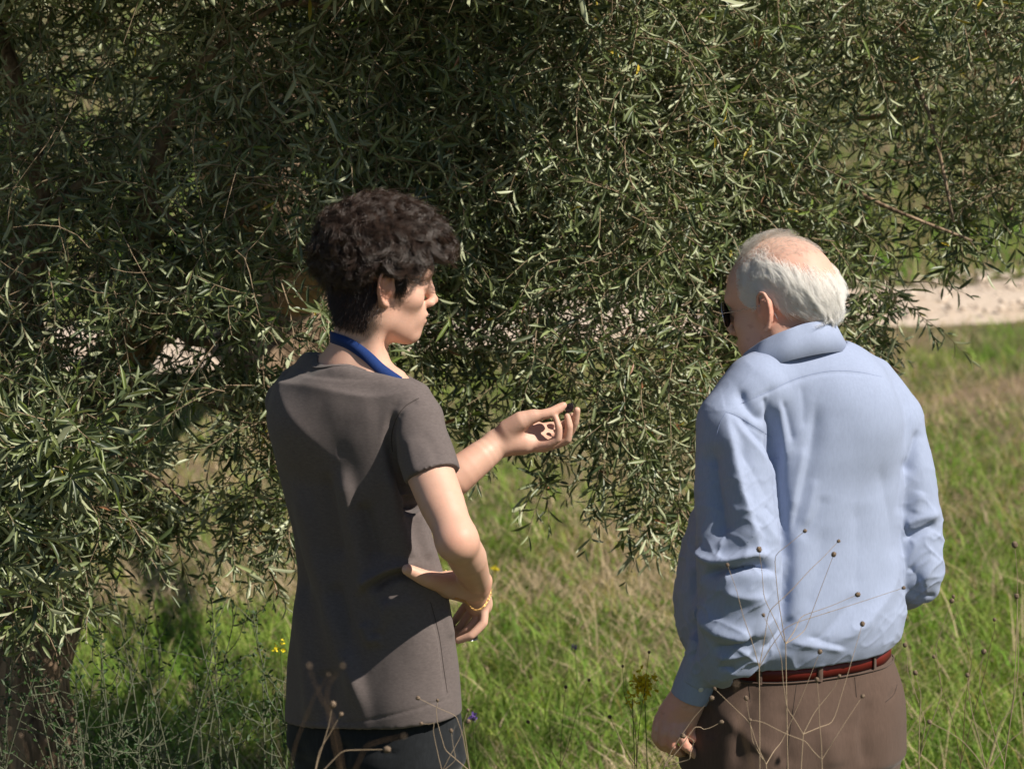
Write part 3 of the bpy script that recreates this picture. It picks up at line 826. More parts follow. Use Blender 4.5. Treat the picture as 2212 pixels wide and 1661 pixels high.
        W = L * (.13 + .065 * r.random(len(L))) * np.where((O[:, 2] > 2.25) & (L > .06), 1.25, 1.0); col = olive_leaf_col(r, len(L))
        px, py = proj(O); vis = (px > 0) & (px < 2212) & (py > 0) & (py < 1661)
        score = L / (np.linalg.norm(O - CAM, axis=1)) * np.where(vis, 1, 0) * np.where(O[:, 1] < np.quantile(O[:, 1], .25), 1.25, 1.0)
        pick = np.argsort(-score)[:298]
        mask = np.zeros(len(L), bool); mask[pick] = True
        fo = link('foliage', leaf_mesh('foliage', O[~mask], A[~mask], Z[~mask], L[~mask], W[~mask], col[~mask], Mleaf), tt); fo['kind'] = 'stuff'
        # the largest leaves, one by one, from a few shared shapes
        T, Q, Tr = leaf_template(); bases = []
        for c in ((.036, .055, .026), (.055, .075, .034), (.085, .105, .050), (.12, .16, .035)):
            T2 = T.copy(); bases.append(np_mesh('leaf', T2, [Q, Tr], [4, 3], col=np.tile(np.array([c]), (8, 1)), mats=[Mleaf]))
        pi = tt.matrix_world.inverted()
        for q, i in enumerate(pick):
            ob = bpy.data.objects.new('leaf', bases[[0, 1, 2, 1, 0, 2, 1, 3][q % 8] if q % 16 else 3])
            B = np.cross(Z[i], A[i])
            M = Matrix(((A[i][0] * L[i], B[0] * W[i], Z[i][0] * L[i], O[i][0]), (A[i][1] * L[i], B[1] * W[i], Z[i][1] * L[i], O[i][1]), (A[i][2] * L[i], B[2] * W[i], Z[i][2] * L[i], O[i][2]), (0, 0, 0, 1)))
            ob.parent = tt; ob.matrix_parent_inverse = Matrix.Translation(tt.location).inverted()
            ob.matrix_basis = M
            COL.objects.link(ob)
        V_, F_, o_ = [], [], 0
        for nd in stems:
            nd = nd[:, ::2] if nd.shape[1] > 6 else nd
            me = stems_mesh('x', nd, np.full(len(nd), .0017), np.full(len(nd), .0007), Mtwig)
            a = np.empty(len(me.vertices) * 3, np.float32); me.vertices.foreach_get('co', a); V_.append(a.reshape(-1, 3))
            f = np.empty(len(me.loops), np.int32); me.loops.foreach_get('vertex_index', f); F_.append(f.reshape(-1, 4) + o_); o_ += len(V_[-1])
            bpy.data.meshes.remove(me)
        tw = link('twigs', np_mesh('twigs', np.concatenate(V_), np.concatenate(F_), 4, mats=[Mtwig]), tt); tw['kind'] = 'stuff'

# ------------------------------------------------------------------ weeds and flowers
def dry_weed(label, base, tips, r, head=.0052, rad=.0010, group=None, dark=False):
    """base: (px,py,y) low end; tips: list of polylines in (px,py,y)"""
    b = P(*base); g = float(ground_z(b[0], b[1])); foot = np.array([b[0] + r.normal(0, .04), b[1], g])
    root = empty('dried_weed', foot); tag(root, label, 'dried weed', group)
    lst = [(smooth_path([foot, (foot + b) / 2 + r.normal(0, .012, 3), b], 14), np.linspace(rad * 1.2, rad * .9, 14))]
    heads = []
    for pl in tips:
        pts = [b] + [P(*q) for q in pl]
        # little bends at the joints
        q = []
        for i in range(len(pts) - 1):
            q.append(pts[i]); q.append((pts[i] + pts[i + 1]) / 2 + r.normal(0, .0018, 3))
        q.append(pts[-1]); q = np.array(q); n = len(q) * 4; tq = np.linspace(0, len(q) - 1, n)
        q = np.stack([np.interp(tq, np.arange(len(q)), q[:, c]) for c in range(3)], 1); q[1:-1] = (q[:-2] + 2 * q[1:-1] + q[2:]) / 4
        lst.append((q, np.linspace(rad * .85, rad * .42, n))); heads.append((pts[-1], pts[-1] - pts[-2]))
    link('stem', tubes_mesh('stem', lst, 5), root, MSD if dark else MS)
    for p, d in heads:
        ob = bpy.data.objects.new('seed_head', HEADS[r.integers(len(HEADS))]); s = head * r.uniform(.5, .95)
        ob.parent = root; ob.matrix_parent_inverse = Matrix.Translation(root.location).inverted()
        qd = Vector(d).to_track_quat('Z', 'Y')
        ob.matrix_basis = Matrix.Translation(Vector(p + d / np.linalg.norm(d) * s * .6)) @ qd.to_matrix().to_4x4() @ Matrix.Diagonal((s, s, s * 1.15, 1))
        COL.objects.link(ob)

def make_heads(r):
    out = []
    m, nt, b = mat('dry_seed_head', (.22, .15, .10), .9, .1)
    nt.links.new(mix(nt, ramp(nt, noise_node(nt, 3, 3), [(.4, (0, 0, 0)), (.6, (1, 1, 1))]), (.07, .05, .038), (.27, .20, .14)), b.inputs['Base Color'])
    for k in range(3):
        V_, F_ = [], []
        nu, nv = 12, 8
        for i in range(nv + 1):
            th = np.pi * i / nv
            for j in range(nu):
                ph = 2 * np.pi * j / nu
                rr_ = 1 + (.28 if (i + j) % 2 else -.12) * np.sin(th) + r.normal(0, .05)
                V_.append((rr_ * np.sin(th) * np.cos(ph), rr_ * np.sin(th) * np.sin(ph), -rr_ * np.cos(th)))
        for i in range(nv):
            for j in range(nu): F_.append((i * nu + j, i * nu + (j + 1) % nu, (i + 1) * nu + (j + 1) % nu, (i + 1) * nu + j))
        V_ = np.array(V_)
        # a few spiky bracts
        T_ = []
        for j in range(9):
            a = 2 * np.pi * j / 9; base_ = np.array([np.cos(a), np.sin(a), 0]); o = len(V_)
            V_ = np.concatenate([V_, [base_ * .7 + [0, 0, -.5], np.array([np.cos(a + .3), np.sin(a + .3), 0]) * .7 + [0, 0, -.5], base_ * (1.3 + .3 * r.random()) + [0, 0, .9 + .4 * r.random()]]])
            T_.append((o, o + 1, o + 2))
        out.append(np_mesh('seed_head', V_, [np.array(F_), np.array(T_)], [4, 3], smooth=False, mats=[m]))
    return out

def make_weeds():
    global HEADS, MS, MSD
    r = np.random.default_rng(9)
    HEADS = make_heads(r)
    MS, _, _ = mat('dry_stem', (.33, .25, .17), .85, .15); MSD, _, _ = mat('brown_stem', (.13, .085, .05), .85, .15)
    # in front of the old man (y below zero is towards the camera)
    D = dry_weed
    D('dried stalk crossing the pale blue shirt, forked like a Y at the waist', (1697, 1390, -.55), [[(1650, 1290, -.55), (1640, 1190, -.56)], [(1740, 1360, -.5), (1800, 1200, -.5)], [(1672, 1200, -.6), (1737, 1148, -.6)], [(1730, 1330, -.5), (1850, 1285, -.48)]], r, .0052)
    D('dried stalk whose long stem rises from the red belt to the elbow', (1640, 1440, -.7), [[(1660, 1320, -.7), (1750, 1230, -.68), (1810, 1170, -.66)], [(1605, 1330, -.7), (1572, 1222, -.7)], [(1700, 1350, -.7), (1950, 1270, -.66)]], r, .005)
    D('bent grey weed over the brown trousers beside the red belt', (1735, 1585, -.8), [[(1700, 1530, -.8), (1688, 1420, -.8), (1650, 1330, -.8)], [(1790, 1500, -.78), (1812, 1462, -.78)], [(1800, 1560, -.75), (1862, 1350, -.7)]], r, .0052, .0010)
    D('tall pale weed in front of the left trouser leg', (1775, 1640, -.9), [[(1800, 1600, -.9), (1862, 1505, -.88)], [(1770, 1560, -.9), (1765, 1470, -.9)], [(1740, 1600, -.9), (1650, 1560, -.9), (1622, 1555, -.9)]], r, .0055, .0010)
    D('thin weed with two round heads at the hem of the sleeve', (1655, 1650, -.75), [[(1620, 1560, -.75), (1545, 1488, -.75)], [(1625, 1600, -.75), (1612, 1510, -.75)], [(1690, 1600, -.7), (1770, 1410, -.7)]], r, .0045)
    D('weed bending across the lowered hand of the white-haired person', (1435, 1655, -.6), [[(1470, 1590, -.6), (1535, 1510, -.6)], [(1500, 1570, -.6), (1520, 1575, -.6), (1556, 1560, -.6)], [(1490, 1640, -.62), (1500, 1600, -.62), (1478, 1590, -.62)]], r, .0052, .0012)
    D('dried weed standing free just right of the brown trousers', (1985, 1640, -.45), [[(2000, 1560, -.45), (1960, 1450, -.45), (1955, 1395, -.45)], [(2035, 1500, -.45), (2020, 1400, -.45), (2055, 1300, -.45)], [(1990, 1500, -.45), (1978, 1455, -.45)]], r, .0045)
    D('fine dark-stemmed weed left of the tallest one at the right edge', (2075, 1650, -.5), [[(2085, 1520, -.5), (2100, 1430, -.5), (2060, 1290, -.5)], [(2120, 1480, -.5), (2140, 1390, -.5), (2148, 1340, -.5)], [(2060, 1560, -.5), (2018, 1420, -.5)]], r, .0048, .0009, dark=True)
    D('weed with a large pale bud at the right edge', (2170, 1650, -.4), [[(2190, 1500, -.4), (2198, 1300, -.4), (2192, 1180, -.4)], [(2200, 1450, -.4), (2196, 1290, -.4)], [(2140, 1560, -.42), (2115, 1480, -.42), (2125, 1410, -.42)]], r, .0062, .0011)
    D('low tangled weed at the bottom right corner', (2130, 1665, -.7), [[(2160, 1560, -.7), (2212, 1500, -.7)], [(2080, 1600, -.7), (2010, 1560, -.7)], [(2180, 1600, -.7), (2230, 1560, -.7)], [(2100, 1540, -.7), (2090, 1460, -.7)]], r, .0048, .0012)
    D('blurred thick weed in the near foreground at the right edge', (2190, 1700, -3.2), [[(2215, 1560, -3.2), (2240, 1380, -3.2)]], r, .0035, .0012, dark=True)
    # between the two
    D('weed with small heads in the grass left of the lowered hand', (1375, 1655, .3), [[(1370, 1560, .3), (1348, 1500, .3), (1345, 1440, .3)], [(1385, 1530, .3), (1395, 1480, .3), (1402, 1410, .3)], [(1340, 1600, .3), (1318, 1550, .3)]], r, .0045, .0009, dark=True)
    D('short brown weed in the grass midway between the people', (1210, 1655, .4), [[(1215, 1560, .4), (1222, 1485, .4)], [(1180, 1600, .4), (1142, 1560, .4)], [(1235, 1580, .4), (1260, 1500, .4), (1272, 1470, .4)]], r, .0042, .0008, dark=True)
    # in front of the young man
    D('pale weed crossing the right pocket of the dark trousers', (1015, 1665, -.75), [[(1000, 1590, -.75), (985, 1545, -.75), (905, 1508, -.75)], [(962, 1620, -.75), (945, 1560, -.75), (945, 1514, -.75)], [(1000, 1560, -.75), (1010, 1535, -.75)]], r, .0046, .0011)
    D('forked weed whose tips meet over the dark trouser pocket', (955, 1665, -.85), [[(990, 1600, -.85), (1010, 1560, -.85)], [(940, 1600, -.85), (938, 1560, -.85), (912, 1562, -.85)], [(985, 1640, -.85), (975, 1580, -.85)]], r, .004, .0009)
    D('weed in front of the trousers with a round head at the shirt hem', (675, 1690, -1.3), [[(700, 1600, -1.3), (718, 1525, -1.3)], [(740, 1620, -1.3), (832, 1618, -1.3)], [(690, 1620, -1.3), (735, 1545, -1.3)]], r, .0055, .0012)
    D('blurred forked weed in the near foreground over the grey T-shirt', (745, 1700, -3.0), [[(722, 1560, -3.0), (700, 1520, -3.0), (668, 1440, -3.0)], [(705, 1510, -3.0), (715, 1470, -3.0), (738, 1440, -3.0)], [(790, 1610, -3.0), (870, 1590, -3.0)]], r, .0024, .0007, dark=True)
    D('blurred weed in the near foreground left of the dark trousers', (615, 1700, -2.6), [[(640, 1600, -2.6), (680, 1500, -2.6), (708, 1458, -2.6)], [(600, 1600, -2.6), (596, 1560, -2.6)]], r, .0024, .0006, dark=True)
    D('blurred weed in the near foreground at the bottom left corner', (40, 1700, -2.4), [[(60, 1640, -2.4), (45, 1590, -2.4)], [(10, 1620, -2.4), (20, 1575, -2.4)], [(90, 1640, -2.4), (100, 1600, -2.4)]], r, .0026, .0006, dark=True)
    D('blurred weed in the near foreground over the brown trousers', (1640, 1700, -3.1), [[(1610, 1600, -3.1), (1592, 1520, -3.1), (1590, 1480, -3.1)]], r, .0024, .0008, dark=True)
    # leafy thin shrubs at the lower left
    ml = leafy_mat('shrub_leaf', .2, .5, .3); msg, _, _ = mat('shrub_stem', (.13, .14, .09), .8, .2)
    spec_ = [('leafy twig plant standing against the olive trunk', 40, 1300, 1.0), ('thin-stemmed green shrub just right of the olive trunk', 260, 1240, .9), ('branched wispy shrub with a crossing stem in the open grass', 400, 1290, .95),
             ('slender shrub reaching the lowest olive leaves', 515, 1260, .85), ('bushy low shrub left of the dark trousers', 590, 1430, .7), ('straggly low shrub between the two tallest twig plants', 330, 1480, .75), ('dense low shrub at the foot of the olive trunk', 190, 1450, .8), ('grey bare-twigged shrub before the trunk', 110, 1380, .75)]
    for lab, px, top, y in spec_:
        b0 = P(px, 1700, y); foot = np.array([b0[0], b0[1], float(ground_z(b0[0], b0[1]))])
        root = empty('wild_shrub', foot); tag(root, lab, 'shrub')
        lst, ends = [], []
        for s in range(5):
            tip = P(px + r.normal(0, 60), top + abs(r.normal(0, 110)), y + r.normal(0, .12))
            start = foot + np.array([r.normal(0, .03), r.normal(0, .03), 0])
            p = smooth_path([start, start * .5 + tip * .5 + r.normal(0, .04, 3), tip], 24); lst.append((p, np.linspace(.0028, .0010, 24))); ends.append(p)
            for k in range(9):
                i = r.integers(9, 23); d = r.normal(0, 1, 3); d[2] = abs(d[2]) * .9; d /= np.linalg.norm(d)
                q = smooth_path([p[i], p[i] + d * .05 + r.normal(0, .008, 3), p[i] + d * r.uniform(.07, .17) + [0, 0, .02]], 10); lst.append((q, np.linspace(.0012, .0006, 10))); ends.append(q)
        link('stem', tubes_mesh('stem', lst, 5), root, msg)
        pts = np.concatenate([e[3:] for e in ends]); pts = np.repeat(pts, 2, axis=0); pts = pts[r.random(len(pts)) < .62]; n = len(pts)
        A = r.normal(0, 1, (n, 3)); A[:, 2] += .4; A /= np.linalg.norm(A, axis=1, keepdims=True); Zv = np.cross(A, r.normal(0, 1, (n, 3))); Zv /= np.linalg.norm(Zv, axis=1, keepdims=True)
        L = r.uniform(.008, .018, n); col = np.array([[.030, .060, .018]]) * (.7 + .9 * r.random((n, 1)))
        lf = link('leaves', leaf_mesh('leaves', pts, A, Zv, L, L * .42, col, ml), root); lf['kind'] = 'stuff'
    # flowers
    my, _, _ = mat('yellow_petal', (.75, .60, .02), .6, .2); mv, _, _ = mat('violet_petal', (.14, .08, .30), .7, .2); mg, _, _ = mat('flower_stalk', (.09, .15, .03), .7, .2)
    def flower(name, label, px, py, y, s, m, n, spread, cat='flower'):
        p = P(px, py, y); foot = np.array([p[0] + .01, p[1], float(ground_z(p[0], p[1]))])
        root = empty(name, foot); tag(root, label, cat)
        lst = [(smooth_path([foot, (foot + p) / 2 + [.008, 0, 0], p], 12), .0011)]
        V_, F_ = [], []
        for i in range(n):
            c = p + r.normal(0, 1, 3) * spread; 
            if i % 4 == 0: lst.append((smooth_path([p - [0, 0, spread * 1.5], (p + c) / 2, c], 5), .0004))
            for k in range(4):
                a = k * np.pi / 2 + r.random(); o = len(V_); u = r.normal(0, 1, 3); u /= np.linalg.norm(u); w = np.cross(u, r.normal(0, 1, 3)); w /= np.linalg.norm(w)
                V_ += [c, c + u * s * .55 - w * s * .35, c + u * s, c + u * s * .55 + w * s * .35]; F_.append((o, o + 1, o + 2, o + 3))
        link('stem', tubes_mesh('stem', lst, 4), root, mg)
        link('blossom', np_mesh('blossom', np.array(V_), np.array(F_), 4), root, m)
    flower('mustard_flower', 'bright yellow mustard blossom left of the blue cuff', 1392, 1474, .35, .0105, my, 60, .012)
    flower('mustard_flower', 'small yellow mustard blossom just below the brightest one', 1366, 1510, .35, .0065, my, 16, .008)
    flower('violet_flower', 'violet flower in the grass beside the dark trouser pocket', 1021, 1546, 1.2, .009, mv, 8, .005)
    flower('violet_flower', 'tiny violet flower midway between the two people', 1241, 1393, 2.2, .008, mv, 6, .004)
    flower('yellow_flower', 'tiny yellow flower in the grass right of the bent elbow', 1071, 1225, 3.4, .010, my, 5, .004)
    flower('yellow_flower', 'tiny yellow flower beside the left hem of the T-shirt', 606, 1398, .8, .007, my, 8, .008)
    flower('yellow_flower', 'tiny yellow flower low among the wispy shrubs', 380, 1740 - 5, .9, .007, my, 6, .006)

make_ground()
make_grass()
make_trees()
make_weeds()

# ------------------------------------------------------------------ people: shared pieces
def sec(py, xl, xr, y, ratio, yaw, exp=2.3):
    A, B = P(xl, py, y), P(xr, py, y)
    w = (B[0] - A[0]) / 2; yw = R(yaw)
    a = w / math.sqrt(math.cos(yw) ** 2 + (ratio * math.sin(yw)) ** 2) * 0.985
    return (A[2], (A[0] + B[0]) / 2, y, a, a * ratio, yw)

def head_axes(az, pitch, roll=0.0):
    """az: facing direction, 0 = photo right, 90 = away from the camera; pitch: chin down positive"""
    f0 = np.array([math.cos(az), math.sin(az), 0]); l = np.array([-math.sin(az), math.cos(az), 0]); u0 = np.array([0, 0, 1.0])
    f = f0 * math.cos(pitch) - u0 * math.sin(pitch); u = u0 * math.cos(pitch) + f0 * math.sin(pitch)
    l2 = l * math.cos(roll) + u * math.sin(roll); u2 = u * math.cos(roll) - l * math.sin(roll)
    return np.stack([f, l2, u2], 1)

class Head:
    def __init__(s, O, M, sc): s.O, s.M, s.s = np.array(O), M, sc
    def p(s, *l): return s.O + s.M @ (np.array(l, float) * s.s)
    def build(s, V, old=False):
        q = s.s
        def E(c, r, k=0.01, mode='add', M=None): V.ell(s.p(*c), np.array(r) * q, s.M if M is None else M, k * q, mode)
        def C(a, b, ra, rb, k=0.01, mode='add'): V.cone(s.p(*a), s.p(*b), ra * q, rb * q, k * q, mode)
        E((-.004, 0, .045), (.096, .075, .084)); E((-.05, 0, .02), (.05, .06, .058), .03)
        E((.033, 0, -.02), (.056, .056, .075), .03)
        E((.06, 0, .045), (.034, .055, .045), .02)
        for t in (-1, 1):
            E((.056, t * .041, -.014), (.024, .020, .020), .022)
            C((-.002, t * .050, -.050), (.068, t * .013, -.088), .014, .013, .028)
            C((0, t * .056, -.02), (-.002, t * .050, -.052), .014, .014, .03)
            if old: E((.045, t * .042, -.055), (.03, .022, .028), .025)
        E((.035, 0, -.06), (.046, .04, .034), .03)
        E((.078, 0, -.083), (.014, .019, .015), .016)
        E((.086, 0, .034), (.012, .044, .011), .02)
        for t in (-1, 1): E((.103, t * .034, .012), (.017, .020, .013), .014, 'cut')
        for t in (-1, 1): E((.078, t * .032, .012), (.0128, .0128, .0118), .004)
        C((.080, 0, .034), (.100, 0, .002), .0125, .0100, .010)
        C((.090, 0, .022), (.110, 0, -.0155), .0060, .0080, .012)
        E((.1115, 0, -.0175), (.0095, .0098, .0085), .006)
        for t in (-1, 1): E((.103, t * .0115, -.023), (.010, .0068, .0072), .006)
        E((.078, 0, -.05), (.021, .030, .024), .018)
        E((.0955, 0, -.0455), (.0085, .021, .0052), .006); E((.094, 0, -.0575), (.0085, .018, .0062), .005)
        C((.100, -.017, -.0515), (.100, .017, -.0515), .0018, .0018, .003, 'cut')
        for t in (-1, 1): s.ear(V, t)
    def ear(s, V, t, tall=1.0):
        q = s.s
        ef = np.array([.88, -t * .46, 0.0]); ef /= np.linalg.norm(ef)
        eu = np.array([-.20, t * .10, 1.0]); eu -= ef * (ef @ eu); eu /= np.linalg.norm(eu)
        en = np.cross(ef, eu) * (1 if np.cross(ef, eu)[1] * t > 0 else -1)
        c = np.array([-.006, t * .080, .006])
        W = lambda a, b, n=0: s.p(*(c + ef * a + eu * b + en * n))
        Me = s.M @ np.stack([ef, en, eu], 1)
        V.ell(W(0, 0, -.001), np.array([.0165, .0042, .029]) * q, Me, .004 * q)
        # rolled rim
        rim = [(.014, -.002), (.016, .012), (.012, .026), (.002, .032), (-.009, .030), (-.016, .020), (-.017, .006), (-.014, -.008), (-.008, -.020), (-.001, -.029), (.007, -.032)]
        rr = [.0026, .003, .0032, .0034, .0036, .0036, .0034, .0032, .0034, .0048, .005]
        V.chain([W(a, b, .0050) for a, b in rim], [r * q for r in rr], .003 * q)
        anti = [(.006, .020), (-.004, .016), (-.008, .004), (-.006, -.010), (.002, -.017)]
        V.chain([W(a, b, .0042) for a, b in anti], [.0026 * q] * 5, .003 * q)
        V.ell(W(.012, -.007, .003), np.array([.004, .004, .006]) * q, Me, .003 * q)
        V.ell(W(.004, -.005, .0055), np.array([.0085, .0095, .0115]) * q, Me, .003 * q, 'cut')
        V.chain([W(a, b, .0068) for a, b in [(.006, .026), (-.004, .025), (-.0115, .016), (-.0125, .004), (-.010, -.008), (-.005, -.017)]], [.0024 * q] * 6, .002 * q, 'cut')
        V.ell(W(.001, .024, .005), np.array([.009, .0045, .004]) * q, Me, .003 * q, 'cut')
        V.cone(s.p(.004, t * .066, .002), W(.004, -.002, -.004), .016 * q, .012 * q, .008 * q)
        V.cone(s.p(-.006, t * .066, .012), W(-.002, .012, -.004), .012 * q, .010 * q, .006 * q)

# ------------------------------------------------------------------ the young man
YAW = -40
def young():
    root = empty('person', (P(800, 1200, 0)[0], 0.0, 0.0))
    tag(root, 'curly dark-haired young person in washed grey T-shirt holding up an olive', 'person')
    V = Vox((-.56, -.36, 0.87), (.19, .30, 1.86), .0024)
    H = Head(P(815, 617, 0.0), head_axes(R(15), R(7)), 1.04)
    H.build(V)
    # neck and the shoulders under the shirt
    nb, nt_ = P(768, 800, -.005), P(787, 672, .0)
    V.cone(nb, nt_, .0560, .0520, .02)
    V.cone(nb + [0, 0, -.04], P(757, 812, 0), .075, .052, .05)
    V.cone(P(700, 820, .06), P(840, 850, -.06), .05, .05, .05)
    V.cone(H.p(-.01, -.055, -.03), P(800, 790, -.05), .012, .012, .03)
    # right arm, elbow towards the camera, hand on the hip
    sh, el, wr = P(897, 925, -.11), P(988, 1166, -.275), P(1032, 1262, -.040)
    V.chain([sh, P(925, 1010, -.165), P(955, 1088, -.222), el], [.046, .047, .0440, .0345], .012)
    V.ell(P(982, 1174, -.285), (.024, .025, .025), None, .03)
    V.chain([el, P(1009, 1204, -.195), wr], [.037, .0378, .0262], .022)
    V.ell(P(1050, 1252, -.045), (.010, .010, .010), None, .012)
    # right hand: thumb back over the waist, fingers forward round the hip
    pal = P(1030, 1292, .01)
    V.chain([wr, pal], [.027, .030], .015, flat=((0.75, -.3, 0), .8))
    V.cone(P(1020, 1268, -.02), P(1036, 1305, .02), .024, .026, .015)
    V.chain([P(1015, 1268, -.035), P(968, 1262, -.085), P(920, 1249, -.135), P(880, 1230, -.152)], [.026, .0225, .0160, .0112], .014)
    V.cone(P(1000, 1266, -.04), P(968, 1262, -.08), .028, .0225, .02)
    FG = [([(1046, 1312, .0), (1044, 1345, -.012), (1018, 1372, -.02), (990, 1383, -.012)], .0088),
          ([(1038, 1308, .02), (1030, 1336, .008), (1010, 1360, .010), (988, 1375, .02)], .0088),
          ([(1026, 1304, .04), (1012, 1328, .035), (997, 1350, .04), (983, 1364, .05)], .0086),
          ([(1014, 1298, .06), (1000, 1316, .065), (987, 1334, .07), (978, 1346, .08)], .0085)]
    for pts, r in FG:
        V.chain([P(*q) for q in pts], [r * 1.08, r * 1.02, r * .95, r * .8], .005)
    # left forearm and the hand that holds the olive (z: enlarged photo window)
    Z = lambda x, y, d: P((1050 + x / 5.53) * .8848, (930 + y / 5.53) * .8848, .08 + d)
    V.chain([P(860, 1130, .10), Z(340, 1300, -.02), Z(680, 1030, .0), Z(930, 840, .02)], [.040, .037, .0325, .0262], .015)
    V.cone(P(860, 1130, .1), P(800, 930, .13), .04, .045, .02)
    V.chain([Z(905, 830, .02), Z(1040, 790, .025), Z(1200, 790, .03)], [.0262, .029, .030], .012)
    # palm as a slab: heel, ball of thumb, little finger side
    V.chain([Z(1080, 860, .015), Z(1290, 850, .015), Z(1470, 850, .02)], [.0185, .0185, .0150], .016)
    V.chain([Z(1100, 700, .03), Z(1300, 660, .035), Z(1450, 640, .04)], [.0185, .0175, .0140], .016)
    V.chain([Z(1080, 780, .03), Z(1300, 750, .035), Z(1480, 750, .035)], [.020, .017, .0145], .016)
    V.chain([Z(1060, 660, .01), Z(1230, 540, .002), Z(1400, 475, .0)], [.022, .0195, .0130], .014)
    V.chain([Z(1380, 480, .0), Z(1520, 455, -.001), Z(1640, 425, .001), Z(1735, 375, .006), Z(1800, 330, .008)], [.0125, .0105, .0104, .0100, .0072], .006)
    V.chain([Z(1440, 655, .045), Z(1620, 610, .052), Z(1780, 600, .055), Z(1885, 540, .045), Z(1925, 470, .036)], [.0110, .0090, .0085, .0080, .0068], .005)
    V.chain([Z(1470, 715, .035), Z(1700, 720, .042), Z(1880, 700, .036), Z(1955, 560, .024), Z(1985, 395, .016)], [.0118, .0094, .0090, .0082, .0068], .005)
    V.chain([Z(1500, 800, .022), Z(1700, 815, .018), Z(1850, 775, .010), Z(1878, 610, .004), Z(1852, 478, .006)], [.0120, .0096, .0092, .0080, .0065], .005)
    V.chain([Z(1470, 880, .010), Z(1610, 850, -.002), Z(1725, 775, -.008), Z(1737, 630, -.010), Z(1695, 492, -.004)], [.0118, .0092, .0084, .0074, .0060], .005)
    V.cone(Z(1560, 900, .015), Z(1830, 800, .02), .0085, .0085, .012)
    v, q = V.mesh('b'); v = relax(v, q, 1, .3)
    t = np.ones((len(v), 3))
    def blob(c, r, colr, pw=1.0):
        d = np.linalg.norm(v - np.array(c), axis=1); w = np.exp(-(d / r) ** 2)[:, None] * pw
        t[:] = t * (1 - w) + np.array(colr) * w
    blob(H.p(.100, 0, -.0515), .013, (.85, .50, .50)); blob(H.p(.115, 0, -.018), .012, (1, .82, .78))
    blob(H.p(-.008, -.085, .006), .03, (1.05, .80, .74), .8)
    loc = (v - H.O) @ H.M / H.s
    # cropped hair at the nape and in front of the ear, stubble on the jaw
    for c, r in (((-.075, 0, -.045), .04), ((-.05, -.04, -.04), .035), ((-.03, -.06, -.02), .028)):
        blob(H.p(*c), r * 1.0, (.42, .34, .30), .85)
    sp = noise3(v, 900, 3) + noise3(v, 500, 5)
    jaw = np.clip(1 - np.abs(loc[:, 2] + .055) / .03, 0, 1) * (loc[:, 0] > .0) * (v[:, 2] > P(800, 760)[2])
    t *= (1 - .10 * jaw * (1 + .5 * np.clip(sp, -1, 1)))[:, None]
    for z_ in ((524, 870),):
        m_ = ray((900 + z_[0] / 7.55) * .8848, (640 + z_[1] / 7.55) * .8848)
    # joints a little redder
    for c in ((985, 1172, -.31), (1050, 1256, -.05)): blob(P(*c), .03, (1.04, .84, .79), .6)
    blob(H.p(.092, -.044, .030), .011, (.40, .30, .26), .7); blob(H.p(.094, -.036, .010), .007, (.30, .22, .20), .8)
    blob(P(884, 1227, -.165), .008, (1.12, 1.02, .98), .9); blob(Z(1800, 330, -.004), .007, (1.1, .98, .95), .6)
    me = np_mesh('body', v, q, 4, col=t)
    body = link('body', me, root, M_skin_y)
    bvh_body = BVHTree.FromPolygons([tuple(x) for x in v], [tuple(map(int, x)) for x in q])

    # ---- T-shirt
    S = Vox((-.55, -.30, .72), (.02, .32, 1.56), .0034)
    rt = .58
    S.loft([sec(835, 600, 900, .0, rt, YAW), sec(870, 586, 912, .0, rt, YAW), sec(920, 582, 915, .0, rt, YAW), sec(1000, 591, 905, .0, rt, YAW),
            sec(1080, 611, 915, .0, rt, YAW), sec(1170, 634, 940, .0, rt, YAW), sec(1250, 642, 962, 0, rt, YAW),
            sec(1330, 634, 978, 0, rt, YAW), sec(1400, 627, 986, .0, rt, YAW), sec(1480, 616, 994, 0, rt, YAW), sec(1640, 611, 1006, 0, rt, YAW)], .02)
    S.chain([P(700, 797, .075), P(655, 830, .12), P(626, 868, .14)], [.036, .042, .050], .03)
    S.chain([P(838, 838, -.055), P(880, 868, -.095), P(898, 905, -.11)], [.040, .048, .054], .03)
    S.cone(P(700, 800, .06), P(838, 838, -.06), .046, .046, .05)
    S.cone(P(765, 808, .03), P(768, 850, -.0), .066, .10, .05)
    S.cone(P(765, 820, -.03), P(700, 900, -.0), .055, .10, .05)
    # left sleeve (far side) and right sleeve
    S.cone(P(640, 880, .13), P(700, 1040, .22), .046, .050, .02)
    S.chain([P(897, 912, -.112), P(921, 985, -.152), P(945, 1060, -.202)], [.0525, .0545, .0550], .014)
    ax = P(934, 1040, -.17) - P(897, 912, -.112); ax /= np.linalg.norm(ax)
    S.plane(P(932, 1034, -.165), ax, P(860, 1150, -.30), P(1030, 965, -.06))
    # room for the arm inside the sleeve, and for the neck
    # neck opening cut on a slant
    q3 = [P(676, 757, .05), P(742, 783, -.078), P(850, 803, -.06)]
    pn = np.cross(q3[1] - q3[0], q3[2] - q3[0]); pn *= np.sign(pn[2]); pn /= np.linalg.norm(pn)
    nc = P(766, 776, .0); nc = nc - pn * ((nc - q3[1]) @ pn)
    S.plane(nc, pn, (-.6, -.4, 1.2), (.1, .4, 1.6), .022)
    S.cone(nc - pn * .06, nc + pn * .05, .066, .072, .004, 'cut')
    # hem
    hp = [P(613, 1560, 0.05), P(1000, 1517, .03), P(760, 1578, -.13)]
    hn = np.cross(hp[1] - hp[0], hp[2] - hp[0]); hn = hn if hn[2] < 0 else -hn
    S.plane(hp[0], hn, (-.6, -.4, .7), (.1, .4, .95))
